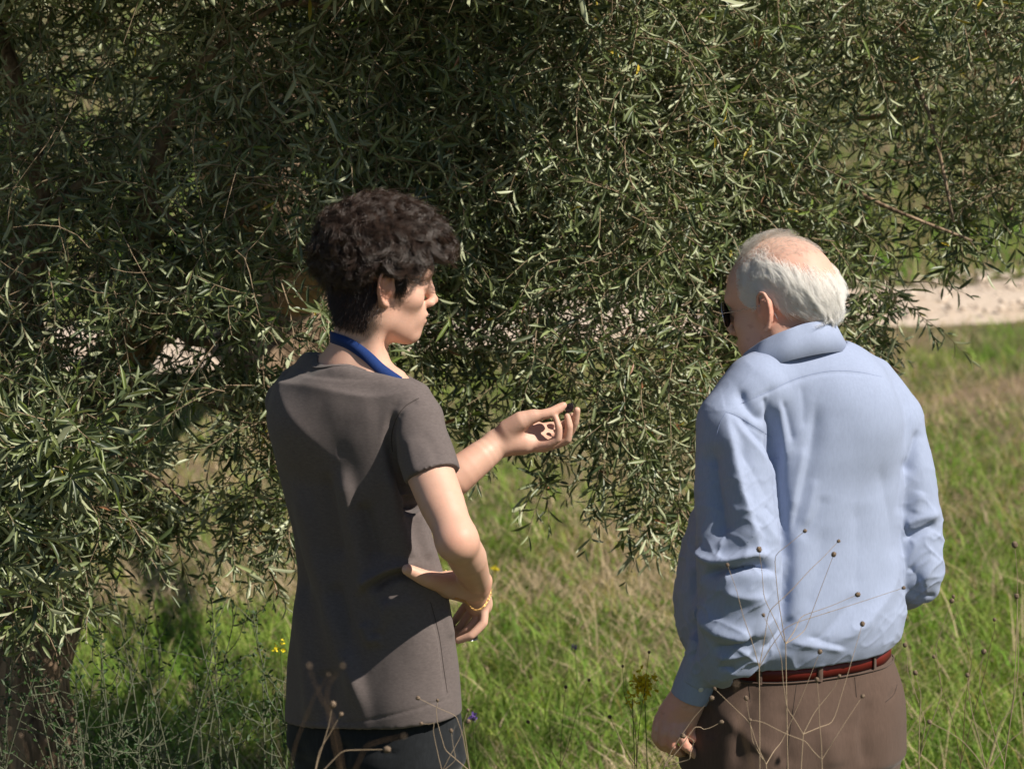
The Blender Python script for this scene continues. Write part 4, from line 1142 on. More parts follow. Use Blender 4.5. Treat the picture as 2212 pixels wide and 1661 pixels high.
    v, q = S.mesh('t'); v = relax(v, q, 3, .5); nr = vnormals(v, q)
    folds = [
        ([(852, 880), (840, 930), (842, 985), (858, 1040), (878, 1085)], -.011, 9, 15),
        ([(905, 862), (872, 880), (856, 905)], -.004, 5, 8),
        ([(870, 900), (850, 960), (830, 1010), (800, 1060), (775, 1095)], .003, 30, 18),
        ([(842, 1000), (855, 1100), (880, 1190), (905, 1225)], .010, 20, 14),
        ([(735, 1000), (760, 1100), (772, 1180), (795, 1270), (812, 1310)], .009, 24, 16),
        ([(775, 1080), (800, 1150), (815, 1220)], -.010, 16, 20),
        ([(700, 1010), (722, 1120), (735, 1220)], -.009, 20, 18),
        ([(640, 1000), (668, 1120), (700, 1240), (735, 1370), (775, 1480), (790, 1570)], .014, 26, 16),
        ([(608, 1080), (642, 1200), (668, 1300)], -.008, 16, 14),
        ([(640, 1260), (662, 1380), (672, 1500), (672, 1575)], .009, 18, 20),
        ([(720, 1250), (745, 1350), (752, 1430)], -.010, 18, 14),
        ([(705, 1440), (715, 1570)], -.009, 22, 20),
        ([(905, 1222), (872, 1221), (836, 1231), (798, 1252), (778, 1275)], .011, 14, 9),
        ([(900, 1238), (862, 1238), (826, 1252), (795, 1275)], -.012, 8, 12),
        ([(812, 1320), (850, 1310), (905, 1300)], .004, 20, 20),
        ([(838, 1290), (832, 1330), (815, 1370)], .006, 12, 12),
        ([(785, 1340), (800, 1385), (830, 1375)], .008, 14, 12),
        ([(928, 1100), (946, 1180), (958, 1240)], -.009, 12, 12),
        ([(900, 1080), (915, 1150), (930, 1215)], .006, 12, 14),
        ([(925, 1300), (950, 1380), (962, 1500)], -.003, 4, 9),
        ([(960, 1310), (980, 1380)], .005, 10, 10),
        ([(905, 930), (930, 960), (950, 1000)], -.003, 14, 14), ([(880, 940), (890, 990), (900, 1030)], .003, 10, 12),
        ([(615, 1546), (700, 1563), (760, 1562), (850, 1545), (930, 1520), (1000, 1500)], -.0016, 3, 3),
        ([(893, 1040), (925, 1018), (960, 1010)], -.0012, 3, 3),
    ]
    folds = [(p_, a_ * (1.45 if abs(a_) > .004 else 1), l_, r_) for p_, a_, l_, r_ in folds]
    v = fold(v, nr, folds)
    v += vnormals(v, q) * (noise3(v, 14, 1) * .0022 + noise3(v * [1, 1, .5], 34, 2) * .0009)[:, None]
    tee = link('t_shirt', np_mesh('t_shirt', v, q, 4), root, M_tee)
    bvh = BVHTree.FromPolygons([tuple(x) for x in v], [tuple(map(int, x)) for x in q])
    def onsurf(path, off=.0002):
        out = []
        for x, yy in smooth_path([(a_, b_, 0) for a_, b_ in path], 40)[:, :2]:
            h = bvh.ray_cast(Vector(CAM), ray(x, yy), 20)
            if h[0] is not None: out.append(np.array(h[0] + h[1] * off))
        return np.array(out)
    sm = [[(930, 1300), (948, 1370), (958, 1440), (966, 1495)], [(905, 860), (875, 878), (856, 905), (846, 940), (848, 975)]]
    link('seam', tubes_mesh('seam', [(onsurf(s_), .0006) for s_ in sm], 5), tee, M_thread_d)
    # ribbed neckband lying round the neck opening
    nc = P(766, 776, .0)
    e1 = np.cross(pn, [0, 1, 0]); e1 /= np.linalg.norm(e1); e2 = np.cross(pn, e1)
    ring, out, wd = [], [], []
    hts = []
    for i in range(64):
        a_ = i * 2 * np.pi / 64; o = e1 * np.cos(a_) + e2 * np.sin(a_)
        h = bvh.ray_cast(Vector(nc + o * .080 + pn * .06), Vector(-pn), .12)
        hts.append((np.array(h[0]) - nc) @ pn if h[0] is not None else -.006)
    hts = np.array(hts)
    for _ in range(4): hts = (np.roll(hts, 1) + hts + np.roll(hts, -1)) / 3
    for i in range(64):
        a_ = i * 2 * np.pi / 64; o = e1 * np.cos(a_) + e2 * np.sin(a_)
        ring.append(nc + o * .0745 + pn * (hts[i] + .0004)); out.append(pn + o * .2); wd.append(o - pn * .2)
    band('neckband', ring, out, wd, .016, .0022, tee, M_tee, closed=True)

    # ---- trousers
    T = Vox((-.56, -.24, -.02), (.02, .28, .92), .0062)
    T.loft([sec(1500, 640, 975, .01, .56, YAW), sec(1560, 626, 990, .01, .62, YAW), sec(1620, 622, 1003, .01, .64, YAW), (.70, P(812, 1660)[0], .01, .178, .112, R(YAW))], .02)
    c = P(812, 1660, .01)[0]
    for t_ in (-1, 1):
        lx, ly = c + t_ * .088 * math.cos(R(YAW)), .01 + t_ * .088 * math.sin(R(YAW))
        T.chain([(lx, ly, .80), (lx, ly + .005, .62), (lx, ly + .01, .42), (lx, ly, .05)], [.100, .096, .076, .062], .03)
    T.cone(P(745, 1620, -.16), P(752, 1700, -.15), .006, .014, .02, 'cut')
    v, q = T.mesh('t'); v = relax(v, q, 2, .5); nr = vnormals(v, q)
    v = fold(v, nr, [([(822, 1578), (824, 1640)], -.0016, 3, 3), ([(745, 1600), (735, 1661)], -.010, 16, 16),
                     ([(990, 1560), (985, 1600), (992, 1640)], -.008, 7, 9), ([(800, 1625), (860, 1627)], -.003, 4, 4), ([(640, 1600), (655, 1661)], -.006, 14, 16)])
    v += vnormals(v, q) * (noise3(v, 16, 8) * .003)[:, None]
    link('trousers', np_mesh('trousers', v, q, 4), root, M_jeans)
    for t_ in (-1, 1):
        lx, ly = c + t_ * .088 * math.cos(R(YAW)), .01 + t_ * .088 * math.sin(R(YAW))
        shoe((lx, ly), R(90 + YAW), root)

    # ---- blue neck strap
    pts = [(742, 792, .10), (718, 760, .075), (702, 735, .045), (718, 728, .0), (745, 737, -.045), (775, 756, -.068), (800, 775, -.078), (824, 798, -.080), (840, 822, -.070), (856, 850, -.03)]
    path = smooth_path([P(*p_) for p_ in pts], 60)
    ctr = P(768, 770, 0.0)
    out = path - ctr; out[:, 2] *= .15
    # keep it just off the skin
    for i in range(len(path)):
        o = out[i] / np.linalg.norm(out[i])
        hit = bvh_body.ray_cast(Vector(path[i] + o * .08), Vector(-o), .16)
        if hit[0] is not None and i < 52: path[i] = np.array(hit[0]) + o * .0022
    path[1:-1] = (path[:-2] + path[1:-1] * 2 + path[2:]) / 4
    tg = np.gradient(path, axis=0); out = path - ctr; out[:, 2] = 0
    wdv = np.cross(tg, out); wdv *= np.where(wdv[:, 2] < 0, -1, 1)[:, None]
    band('neck_strap', path, out, wdv, .022, .0022, root, M_strap)

    # ---- bracelet: a fine chain of links hanging round the wrist
    bp = smooth_path([P(*p_) for p_ in [(1050, 1245, -.02), (1012, 1236, .0), (986, 1243, -.035), (984, 1262, -.062), (993, 1282, -.068), (1008, 1302, -.062), (1026, 1317, -.050), (1042, 1313, -.036), (1052, 1298, -.024), (1054, 1268, -.01), (1050, 1246, -.02)]], 75)
    for i in range(len(bp)):
        c0 = np.array(P(1025, 1275, -.01)); o = bp[i] - c0; o = o / np.linalg.norm(o)
        hit = bvh_body.ray_cast(Vector(c0 + o * .09), Vector(-o), .09)
        if hit[0] is not None:
            hp_ = np.array(hit[0]); dd = np.linalg.norm(hp_ - c0)
            if dd + .0012 > np.linalg.norm(bp[i] - c0): bp[i] = hp_ + o * .0020
    lk = []
    for i in range(74):
        a, b = bp[i], bp[i + 1]; d = b - a; L = np.linalg.norm(d); d = d / L; m_ = (a + b) / 2
        s1 = np.cross(d, [.3, .9, .2] if i % 2 else [.9, -.2, .3]); s1 /= np.linalg.norm(s1)
        ring = [m_ + d * math.cos(t_) * L * .75 + s1 * math.sin(t_) * .0017 for t_ in np.linspace(0, 2 * np.pi, 9)]
        lk.append((ring, .00055))
    link('bracelet', tubes_mesh('bracelet', lk, 5), root, M_gold)

    # ---- curly hair
    hair_young(H, root)

    # ---- the olive and the camera: things he holds
    ol = Vox(P(1190, 910, .13) - .03, P(1270, 850, .08) + [.03, .05, .03], .0014)
    oc = Z(1880, 370, .018)
    Mo = head_axes(R(20), R(-62))
    ol.ell(oc, (.0118, .0092, .0092), Mo, .001)
    ol.cone(oc + Mo[:, 0] * .0115, oc + Mo[:, 0] * .0135, .0016, .0012, .002)
    v, q = ol.mesh('o'); 
    mo, nt, b = mat('ripe_olive_skin', (.010, .005, .008), .22, .6)
    nt.links.new(mix(nt, ramp(nt, noise_node(nt, 260, 3), [(.4, (0, 0, 0)), (.7, (1, 1, 1))]), (.008, .004, .006), (.035, .018, .025)), b.inputs['Base Color'])
    bump(nt, b, noise_node(nt, 300, 3), .0008, .8)
    o = link('olive', np_mesh('olive', v, q, 4), None, mo); tag(o, 'ripe black olive held between thumb and fingertips', 'olive')

    cm = empty('camera_body', P(1010, 1372, .03)); cm.name = 'compact_camera'
    tag(cm, 'black compact camera with metal lens ring held at the hip', 'camera')
    cc = P(986, 1362, .06)
    K = Vox(cc - [.07, .06, .06], cc + [.07, .06, .06], .002)
    def rbox(c, hs, r, M):
        c = np.array(c)
        def fn(X, Y, Z):
            x, y, z = X - c[0], Y - c[1], Z - c[2]
            qq = [np.abs(M[0, i] * x + M[1, i] * y + M[2, i] * z) - hs[i] + r for i in range(3)]
            return (np.sqrt(sum(np.maximum(w, 0) ** 2 for w in qq)) + np.minimum(np.maximum(qq[0], np.maximum(qq[1], qq[2])), 0) - r).astype(np.float32)
        return fn
    Mk = head_axes(R(15), R(4))
    K.op(rbox(cc, (.020, .014, .009), .005, Mk), cc - .06, cc + .06, .002)
    v, q = K.mesh('k'); link('camera_case', np_mesh('camera_case', v, q, 4), cm, M_black)
    def disc(name, c, r, h, m, par):
        th = np.linspace(0, 2 * np.pi, 33)[:-1]
        prof = [(r * .86, h / 2), (r, h / 2 - .001), (r, -h / 2 + .001), (r * .86, -h / 2)]
        vv = np.array([[c[0] + pr * math.cos(t_), c[1] + pr * math.sin(t_), c[2] + z_] for pr, z_ in prof for t_ in th])
        n_ = 32; F = [(k * n_ + i, k * n_ + (i + 1) % n_, (k + 1) * n_ + (i + 1) % n_, (k + 1) * n_ + i) for k in range(3) for i in range(n_)]
        F += [(i, (i + 1) % n_, 3 * n_ + (i + 1) % n_, 3 * n_ + i) for i in range(n_)]
        vv = np.concatenate([vv, [[c[0], c[1], c[2] + h / 2]], [[c[0], c[1], c[2] - h / 2]]]); ct, cb = len(vv) - 2, len(vv) - 1
        T3 = [(i, (i + 1) % n_, ct) for i in range(n_)] + [(3 * n_ + i, 3 * n_ + (i + 1) % n_, cb) for i in range(n_)]
        return link(name, np_mesh(name, vv, [np.array(F[:96]), np.array(T3)], [4, 3]), par, m)
    lc = P(1010, 1378, .022)
    disc('lens_barrel', lc + [0, 0, .004], .0205, .008, M_black, cm)
    disc('lens_ring', lc + [0, 0, -.0015], .0210, .0016, M_silver, cm)
    return root, H

def shoe(xy, az, root):
    S = Vox((xy[0] - .2, xy[1] - .2, -.01), (xy[0] + .2, xy[1] + .2, .13), .007)
    f = np.array([math.cos(az), math.sin(az), 0]); c = np.array([xy[0], xy[1], 0])
    S.chain([c - f * .05 + [0, 0, .04], c + f * .08 + [0, 0, .036], c + f * .17 + [0, 0, .03]], [.042, .045, .034], .02)
    S.cone(c + [0, 0, .04], c + [0, 0, .10], .042, .045, .02)
    S.plane((0, 0, 0.0), (0, 0, -1), (xy[0] - .3, xy[1] - .3, -.1), (xy[0] + .3, xy[1] + .3, .1))
    v, q = S.mesh('s'); link('shoe', np_mesh('shoe', v, q, 4), root, M_shoe)

def hair_young(H, root):
    M = hair_mat('dark_brown_hair', (.014, .008, .0055), (.046, .026, .017), .34, .5, 0, 1.35)
    r2 = np.random.default_rng(3)
    n = 700
    # directions over the scalp, evenly
    i = np.arange(n * 2) + .5; ph = np.arccos(1 - 2 * i / (2 * n)); th = np.pi * (1 + 5 ** .5) * i
    d = np.stack([np.cos(th) * np.sin(ph), np.sin(th) * np.sin(ph), np.cos(ph)], 1)
    skull = np.array([.094, .074, .083]); sc_ = np.array([-.004, 0, .045])
    p = sc_ + d * skull
    az = np.degrees(np.arctan2(np.abs(d[:, 1]), d[:, 0]))     # 0 front, 180 back
    lo = np.interp(az, [0, 35, 55, 78, 92, 105, 130, 180], [.070, .066, .056, .034, .044, .036, -.045, -.070])
    keep = (p[:, 2] > lo + r2.normal(0, .003, len(p)))
    p, d, az = p[keep], d[keep], az[keep]
    # reach of the mop in this direction
    oc = np.array([-.008, 0, .078]); orr = np.array([.150, .122, .118])
    q0 = (p - oc) / orr; dd = d / orr
    A = (dd * dd).sum(1); B = (q0 * dd).sum(1); C = (q0 * q0).sum(1) - 1
    reach = (-B + np.sqrt(np.maximum(B * B - A * C, 0))) / A
    short = np.interp(p[:, 2], [-.065, -.03, .0, .03], [.014, .030, .052, .078])
    side = np.interp(az, [65, 82, 112, 130], [1, .35, .35, 1]); side = side + (1 - side) * np.clip((p[:, 2] - .045) / .03, 0, 1)
    reach = np.minimum(reach * (.93 + .14 * r2.random(len(p))), short * side * 1.1)
    nrm = d / skull; nrm /= np.linalg.norm(nrm, axis=1, keepdims=True)
    ns = len(p)
    k = 26; t = np.linspace(0, 1, k)
    # lock centre line: out from the scalp, drooping and swinging
    swing = r2.normal(0, 1, (ns, 3)); swing -= nrm * (swing * nrm).sum(1, keepdims=True); swing /= np.linalg.norm(swing, axis=1, keepdims=True)
    fwd = np.array([.55, 0, -.35])
    c = p[:, None] + nrm[:, None] * (reach[:, None] * (1.0 * t - .22 * t ** 3))[..., None] \
        + (swing * (reach * .42)[:, None])[:, None] * (t ** 1.5)[None, :, None] \
        + (fwd * reach[:, None] * .35)[:, None] * (t ** 2)[None, :, None]
    a1 = np.cross(nrm, swing); a2 = swing
    cr = (.0070 + .0095 * r2.random(ns)) * np.clip(reach / .05, .25, 1)
    turns = .9 + 1.1 * r2.random(ns); ph0 = r2.random(ns) * 6.28; hand = np.where(r2.random(ns) < .5, 1, -1)
    per = 44
    jit = r2.normal(0, 1, (ns, per, 3)) * (.0024)
    phj = r2.normal(0, .26, (ns, per)); crj = 1 + r2.normal(0, .16, (ns, per)); lj = 1 - .35 * r2.random((ns, per)) ** 2
    tt = t[None, None] * lj[..., None]
    ang = ph0[:, None, None] + phj[..., None] + hand[:, None, None] * turns[:, None, None] * 6.283 * tt
    rad = (cr[:, None, None] * crj[..., None]) * np.clip(tt * 3, 0, 1)
    # centre line sampled at shortened parameter
    idx = tt * (k - 1); i0 = np.clip(np.floor(idx).astype(int), 0, k - 2); w = (idx - i0)[..., None]
    rows = np.arange(ns)[:, None, None]
    cc = c[rows, i0] * (1 - w) + c[rows, i0 + 1] * w
    spread = (.35 + .65 * t)[None, None, :, None]
    pts = cc + jit[:, :, None] * spread * 1.2 + a1[:, None, None] * (rad * np.cos(ang))[..., None] + a2[:, None, None] * (rad * np.sin(ang))[..., None]
    pts = pts.reshape(-1, k, 3)
    # side burn strands in front of the ear and short hair on the nape
    m = 380
    u = r2.random(m); sx = .012 + .026 * r2.random(m)
    b0 = np.stack([sx, -.071 + .010 * (sx / .05), .03 - .02 * u], 1)
    b1 = b0 + np.stack([r2.normal(.004, .004, m), np.full(m, -.004) + r2.normal(0, .002, m), -(.018 + .022 * r2.random(m)) * (1 - np.abs(sx - .024) / .03)], 1)
    tq = np.linspace(0, 1, k)[None, :, None]
    sb = b0[:, None] * (1 - tq) + b1[:, None] * tq
    sb[:, :, 1] -= .004 * np.sin(np.pi * tq[0, :, 0])[None]
    # nape
    m2 = 7000
    a_ = r2.uniform(R(95), R(180), m2) * np.where(r2.random(m2) < .75, -1, 1); zz = -.085 + .105 * r2.random(m2) ** .75
    rr = .059 + (zz + .085) / .065 * .018 * (1 - .25 * np.clip((zz + .02) / .04, 0, 1))
    n0 = np.stack([rr * 1.22 * np.cos(a_) + .006, rr * .98 * np.sin(a_), zz], 1)
    nd = np.stack([np.cos(a_) * .35, np.sin(a_) * .35, -np.ones(m2)], 1) * (.008 + .012 * r2.random(m2) * np.clip((zz + .09) / .05, .2, 1))[:, None]
    nd += r2.normal(0, .0025, (m2, 3))
    nape = n0[:, None] + nd[:, None] * tq
    # flyaway strands
    fl = r2.integers(0, len(pts), 700); fp = pts[fl].copy(); o_ = fp[:, :1]; fp = o_ + (fp - o_) * (1.12 + .22 * r2.random((700, 1, 1))) + r2.normal(0, .003, (700, 1, 3)) * t[None, :, None]
    allp = np.concatenate([pts, fp, sb, nape])
    wp = H.O + (allp * H.s) @ H.M.T
    rad_ = np.concatenate([np.full(len(pts), .00042), np.full(700, .00020), np.full(m, .0003), np.full(m2, .00028)])
    hair_object('hair', wp, rad_, root, M)

# ------------------------------------------------------------------ the old man
YO = 30
def old():
    y0 = 0.02
    root = empty('person', (P(1720, 1200, 0)[0], y0, 0.0))
    tag(root, 'white-haired balding person in pale blue shirt, red belt and brown trousers', 'person')
    V = Vox((.26, -.36, .62), (.76, .42, 1.80), .0027)
    H = Head(P(1695, 668, y0), head_axes(R(180 - 31), R(13)), 1.11)
    H.build(V, True)
    V.cone(P(1735, 830, y0), H.p(-.02, 0, -.02), .068, .062, .03)
    V.cone(P(1690, 800, y0 - .0), H.p(.02, 0, -.05), .055, .045, .03)
    # left wrist and the half closed hand (w: enlarged photo window)
    W = lambda x, y, d: P((1560 + x / 7.655) * .8848, (1660 + y / 7.655) * .8848, -.10 + d)
    V.chain([H.p(-.02, .0, -.10), P(1640, 870, -.03), P(1600, 950, -.11), P(1600, 1230, -.16), P(1535, 1400, -.11), W(1000, 80, .0), W(900, 360, .0)], [.05, .04, .032, .032, .034, .031, .0285], .015)
    V.chain([W(880, 380, .0), W(760, 560, .0), W(640, 760, -.002)], [.0275, .0240, .0180], .014)
    V.chain([W(980, 460, .0), W(930, 700, .0), W(800, 870, -.004)], [.0250, .0210, .0165], .014)
    V.chain([W(740, 400, .008), W(540, 600, .008), W(410, 790, .006)], [.0240, .0200, .0150], .014)
    V.chain([W(820, 400, .0), W(640, 600, .0), W(520, 800, -.002)], [.0240, .0210, .0165], .014)
    V.chain([W(385, 770, .002), W(330, 910, -.004), W(325, 1090, .0), W(450, 1240, .02), W(570, 1290, .04)], [.0125, .0100, .0100, .0088, .0078], .003)
    V.chain([W(510, 820, -.010), W(470, 980, -.016), W(462, 1160, -.012), W(585, 1300, .010), W(690, 1330, .035)], [.0130, .0102, .0102, .0090, .0080], .003)
    V.chain([W(645, 860, -.014), W(615, 1020, -.022), W(622, 1210, -.018), W(740, 1345, .004), W(840, 1360, .03)], [.0132, .0104, .0104, .0092, .0080], .003)
    V.chain([W(785, 900, -.014), W(795, 1050, -.022), W(862, 1215, -.022), W(985, 1320, -.012), W(1080, 1430, -.006)], [.0132, .0106, .0104, .0092, .0070], .003)
    V.chain([W(900, 760, .0), W(935, 960, .002), W(1020, 1080, .0), W(1120, 1085, -.002), W(1200, 1092, -.002)], [.018, .0130, .0100, .0096, .0072], .006)
    v, q = V.mesh('b'); v = relax(v, q, 1, .3)
    t = np.ones((len(v), 3))
    def blob(c, r, colr, pw=1.0):
        d = np.linalg.norm(v - np.array(c), axis=1); w = np.exp(-(d / r) ** 2)[:, None] * pw
        t[:] = t * (1 - w) + np.array(colr) * w
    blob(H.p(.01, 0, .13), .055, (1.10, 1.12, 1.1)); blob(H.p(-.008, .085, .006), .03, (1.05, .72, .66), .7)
    hd = v[:, 2] < 1.0
    blob(W(620, 700, -.02), .05, (1.08, .86, .82), .7)
    for c_ in ((860, 1215), (622, 1210), (462, 1160), (1160, 1085), (1080, 1420)): blob(W(*c_, -.03), .012, (1.12, .74, .70), .7)
    # wrinkled back of the hand and ageing neck
    nr = vnormals(v, q)
    v += nr * ((noise3(v * [1.0, 1, 2.0], 170, 4) * .0006 + noise3(v * [2, 1, 1.0], 90, 6) * .0007) * hd)[:, None]
    link('body', np_mesh('body', v, q, 4, col=t), root, M_skin_o)

    # ---- shirt
    S = Vox((.27, -.32, .84), (.92, .36, 1.56), .0033)
    r = .72
    S.loft([sec(815, 1640, 1880, y0 + .02, .6, YO), sec(850, 1600, 1925, y0 + .01, .62, YO), sec(900, 1575, 1950, y0, .66, YO), sec(970, 1545, 1965, y0, .70, YO), sec(1060, 1512, 1962, y0, r, YO),
            sec(1150, 1478, 1950, y0, .74, YO), sec(1250, 1459, 1953, y0, .76, YO), sec(1330, 1457, 1960, y0, .76, YO), sec(1375, 1470, 1950, y0, .76, YO),
            sec(1405, 1492, 1930, y0, .75, YO), sec(1450, 1515, 1905, y0, .74, YO), sec(1480, 1525, 1890, y0, .74, YO)], .02, exp=2.15)
    # shoulders and rounded upper back
    S.chain([P(1690, 812, -.03), P(1635, 840, -.085), P(1582, 905, -.115)], [.056, .067, .064], .035)
    S.chain([P(1795, 808, .04), P(1870, 838, .09), P(1925, 905, .11)], [.057, .065, .064], .035)
    S.cone(P(1700, 822, -.01), P(1810, 818, .04), .060, .060, .05)
    S.ell(P(1755, 900, -.02), (.17, .11, .15), None, .05)
    # left arm: straight down, baggy at the elbow; forearm, cuff
    S.chain([P(1580, 925, -.125), P(1583, 1020, -.15), P(1590, 1120, -.165), P(1600, 1220, -.175)], [.068, .073, .078, .083], .018)
    S.chain([P(1602, 1230, -.175), P(1598, 1320, -.175), P(1580, 1400, -.160), P(1560, 1430, -.14)], [.083, .079, .064, .050], .012)
    S.cone(P(1592, 1390, -.16), P(1588, 1450, -.150), .048, .020, .014)
    S.cone(P(1535, 1400, -.130), P(1512, 1452, -.115), .045, .037, .012)
    # right arm: hangs then turns forward
    S.chain([P(1928, 915, .10), P(1952, 1010, .095), P(1968, 1120, .09), P(1972, 1215, .085)], [.060, .060, .061, .060], .014)
    S.chain([P(1972, 1235, .085), P(1955, 1262, .16), P(1930, 1270, .28)], [.056, .050, .042], .012)
    S.cone(P(1985, 1240, .08), P(2000, 1272, .08), .040, .024, .02)
    # tucked in along the belt, with a little overhang
    wp_ = [P(1608, 1441, -.125), P(1925, 1390, .04)]; wn = np.cross(wp_[1] - wp_[0], [.5, -.87, 0]); wn = wn if wn[2] < 0 else -wn
    S.plane(wp_[0], wn, P(1602, 1600, -.4) * [1, 1, 0] + [0, 0, .8], P(1960, 1300, .4) * [1, 1, 0] + [0, 0, .975])
    # neck room
    S.cone(P(1722, 775, y0 + .01), P(1722, 640, y0), .088, .120, .004, 'cut')
    v, q = S.mesh('s'); v = relax(v, q, 3, .5); nr = vnormals(v, q)
    folds = [
        ([(1600, 874), (1660, 848), (1720, 820), (1790, 804), (1850, 805), (1905, 816)], -.0022, 3, 5), ([(1568, 892), (1590, 899), (1625, 920), (1667, 947)], -.003, 3, 4),
        ([(1568, 890), (1588, 980), (1606, 1080), (1630, 1150), (1640, 1215)], .017, 26, 9), ([(1530, 950), (1545, 1060), (1570, 1180)], -.024, 32, 34),
        ([(1661, 848), (1667, 900), (1672, 960), (1681, 1030), (1690, 1100), (1700, 1180), (1702, 1260), (1693, 1340), (1685, 1400)], -.022, 9, 13),
        ([(1680, 860), (1690, 930), (1700, 1000)], .006, 8, 14),
        ([(1593, 838), (1612, 875), (1640, 902), (1656, 912)], -.013, 12, 10),
        ([(1650, 855), (1658, 880), (1668, 920)], -.008, 6, 6),
        ([(1595, 900), (1628, 934), (1660, 962), (1682, 1010)], -.012, 9, 12),
        ([(1580, 895), (1600, 930), (1650, 985), (1680, 1050)], .006, 10, 14),
        ([(1590, 960), (1640, 1040), (1680, 1110)], -.005, 14, 14),
        ([(1600, 1060), (1650, 1130), (1690, 1190)], .006, 14, 14),
        ([(1650, 1090), (1685, 1130)], -.006, 7, 9),
        ([(1690, 862), (1702, 910), (1712, 960)], -.006, 5, 9),
        ([(1728, 826), (1736, 870), (1736, 930)], -.003, 8, 12),
        ([(1765, 860), (1756, 950), (1738, 1040), (1722, 1110), (1712, 1180)], -.009, 12, 20),
        ([(1740, 960), (1722, 1040), (1712, 1110)], .006, 12, 14),
        ([(1778, 1065), (1774, 1095), (1755, 1135), (1725, 1165)], -.004, 10, 22),
        ([(1762, 1030), (1752, 1085), (1738, 1140)], .003, 14, 10),
        ([(1780, 1130), (1770, 1230), (1740, 1330)], -.004, 20, 24), ([(1850, 1080), (1856, 1180), (1850, 1290)], -.004, 18, 22),
        ([(1900, 1000), (1925, 1120), (1930, 1220)], -.004, 16, 16),
        ([(1945, 1180), (1938, 1260), (1880, 1340), (1810, 1390)], .007, 16, 22),
        ([(1860, 1280), (1800, 1350), (1750, 1400)], -.005, 14, 14),
        ([(1720, 1330), (1680, 1370), (1640, 1410)], -.008, 8, 12), ([(1700, 1385), (1760, 1395), (1830, 1405)], .005, 8, 10),
        ([(1740, 1375), (1790, 1388), (1830, 1400)], -.004, 5, 8),
        ([(1985, 925), (1968, 985), (1958, 1030)], -.010, 8, 10), ([(1958, 980), (1948, 1060), (1945, 1120)], -.010, 8, 10),
        ([(2025, 1128), (1995, 1146), (1950, 1166)], -.013, 10, 14), ([(2030, 1112), (1990, 1118), (1950, 1135)], .008, 14, 10),
        ([(1955, 1220), (1985, 1245), (1990, 1280)], -.008, 12, 14), ([(2025, 1200), (2000, 1240), (1995, 1275)], .006, 14, 12),
        ([(1960, 1272), (2000, 1290), (2028, 1288)], -.006, 6, 8), ([(1990, 1060), (1975, 1110)], .005, 12, 12),
        # gathered sleeve at the elbow
        ([(1502, 1165), (1510, 1200), (1545, 1218), (1590, 1208), (1640, 1195), (1665, 1205)], .018, 10, 12),
        ([(1510, 1245), (1550, 1236), (1600, 1222), (1650, 1222), (1680, 1240)], -.022, 10, 13),
        ([(1500, 1300), (1530, 1350), (1575, 1372), (1630, 1372)], .016, 16, 12), ([(1560, 1270), (1600, 1290), (1660, 1290)], .010, 16, 16),
        ([(1540, 1400), (1590, 1395), (1640, 1378)], -.012, 8, 8), ([(1545, 1418), (1590, 1418), (1625, 1405)], .008, 8, 8),
        ([(1505, 1340), (1500, 1400), (1490, 1430)], -.012, 6, 9), ([(1550, 1440), (1590, 1445)], -.008, 6, 7),
        ([(1500, 1150), (1500, 1230), (1495, 1310)], -.010, 9, 9),
    ]
    v = fold(v, nr, folds, pw=1.45); v = relax(v, q, 1, .3)
    px_, py_ = proj(v); msk = np.clip(np.maximum((1700 - px_) / 60, (px_ - 1935) / 30), 0, 1) * np.clip((py_ - 950) / 200, .15, 1) + np.clip((py_ - 1300) / 60, 0, 1) * .5
    rg = 1 - np.abs(noise3(v @ np.array([[.8, .2, .5], [-.2, .9, .2], [-.5, -.1, .8]]) * [1, 1, 1.9], 16, 21)); rg2 = 1 - np.abs(noise3(v @ np.array([[.7, 0, -.6], [0, .9, .1], [.6, 0, .7]]) * [1, 1, 2.2], 24, 23))
    v += vnormals(v, q) * ((rg ** 4 * .0034 + rg2 ** 6 * .0030) * np.clip(msk, 0, 1))[:, None]
    v += vnormals(v, q) * (noise3(v, 9, 5) * .0020 + noise3(v * [1, 1, .6], 28, 2) * .0010)[:, None]
    sh = link('shirt', np_mesh('shirt', v, q, 4), root, M_shirt)
    bvh = BVHTree.FromPolygons([tuple(x) for x in v], [tuple(map(int, x)) for x in q])
    def onsurf(path, off=.0006, y=None):
        out = []
        for x, yy in smooth_path([(a, b, 0) for a, b in path], 40)[:, :2]:
            h = bvh.ray_cast(Vector(CAM), ray(x, yy), 20)
            if h[0] is not None: out.append(np.array(h[0] + h[1] * off))
        return np.array(out)
    seams = [[(1600, 872), (1660, 846), (1720, 818), (1790, 802), (1850, 803), (1905, 814)], [(1568, 890), (1590, 897), (1625, 918), (1667, 945)], [(1568, 890), (1556, 912), (1548, 940)]]
    link('seam', tubes_mesh('seam', [(onsurf(s_, .0), .0005) for s_ in seams], 5), sh, M_thread)
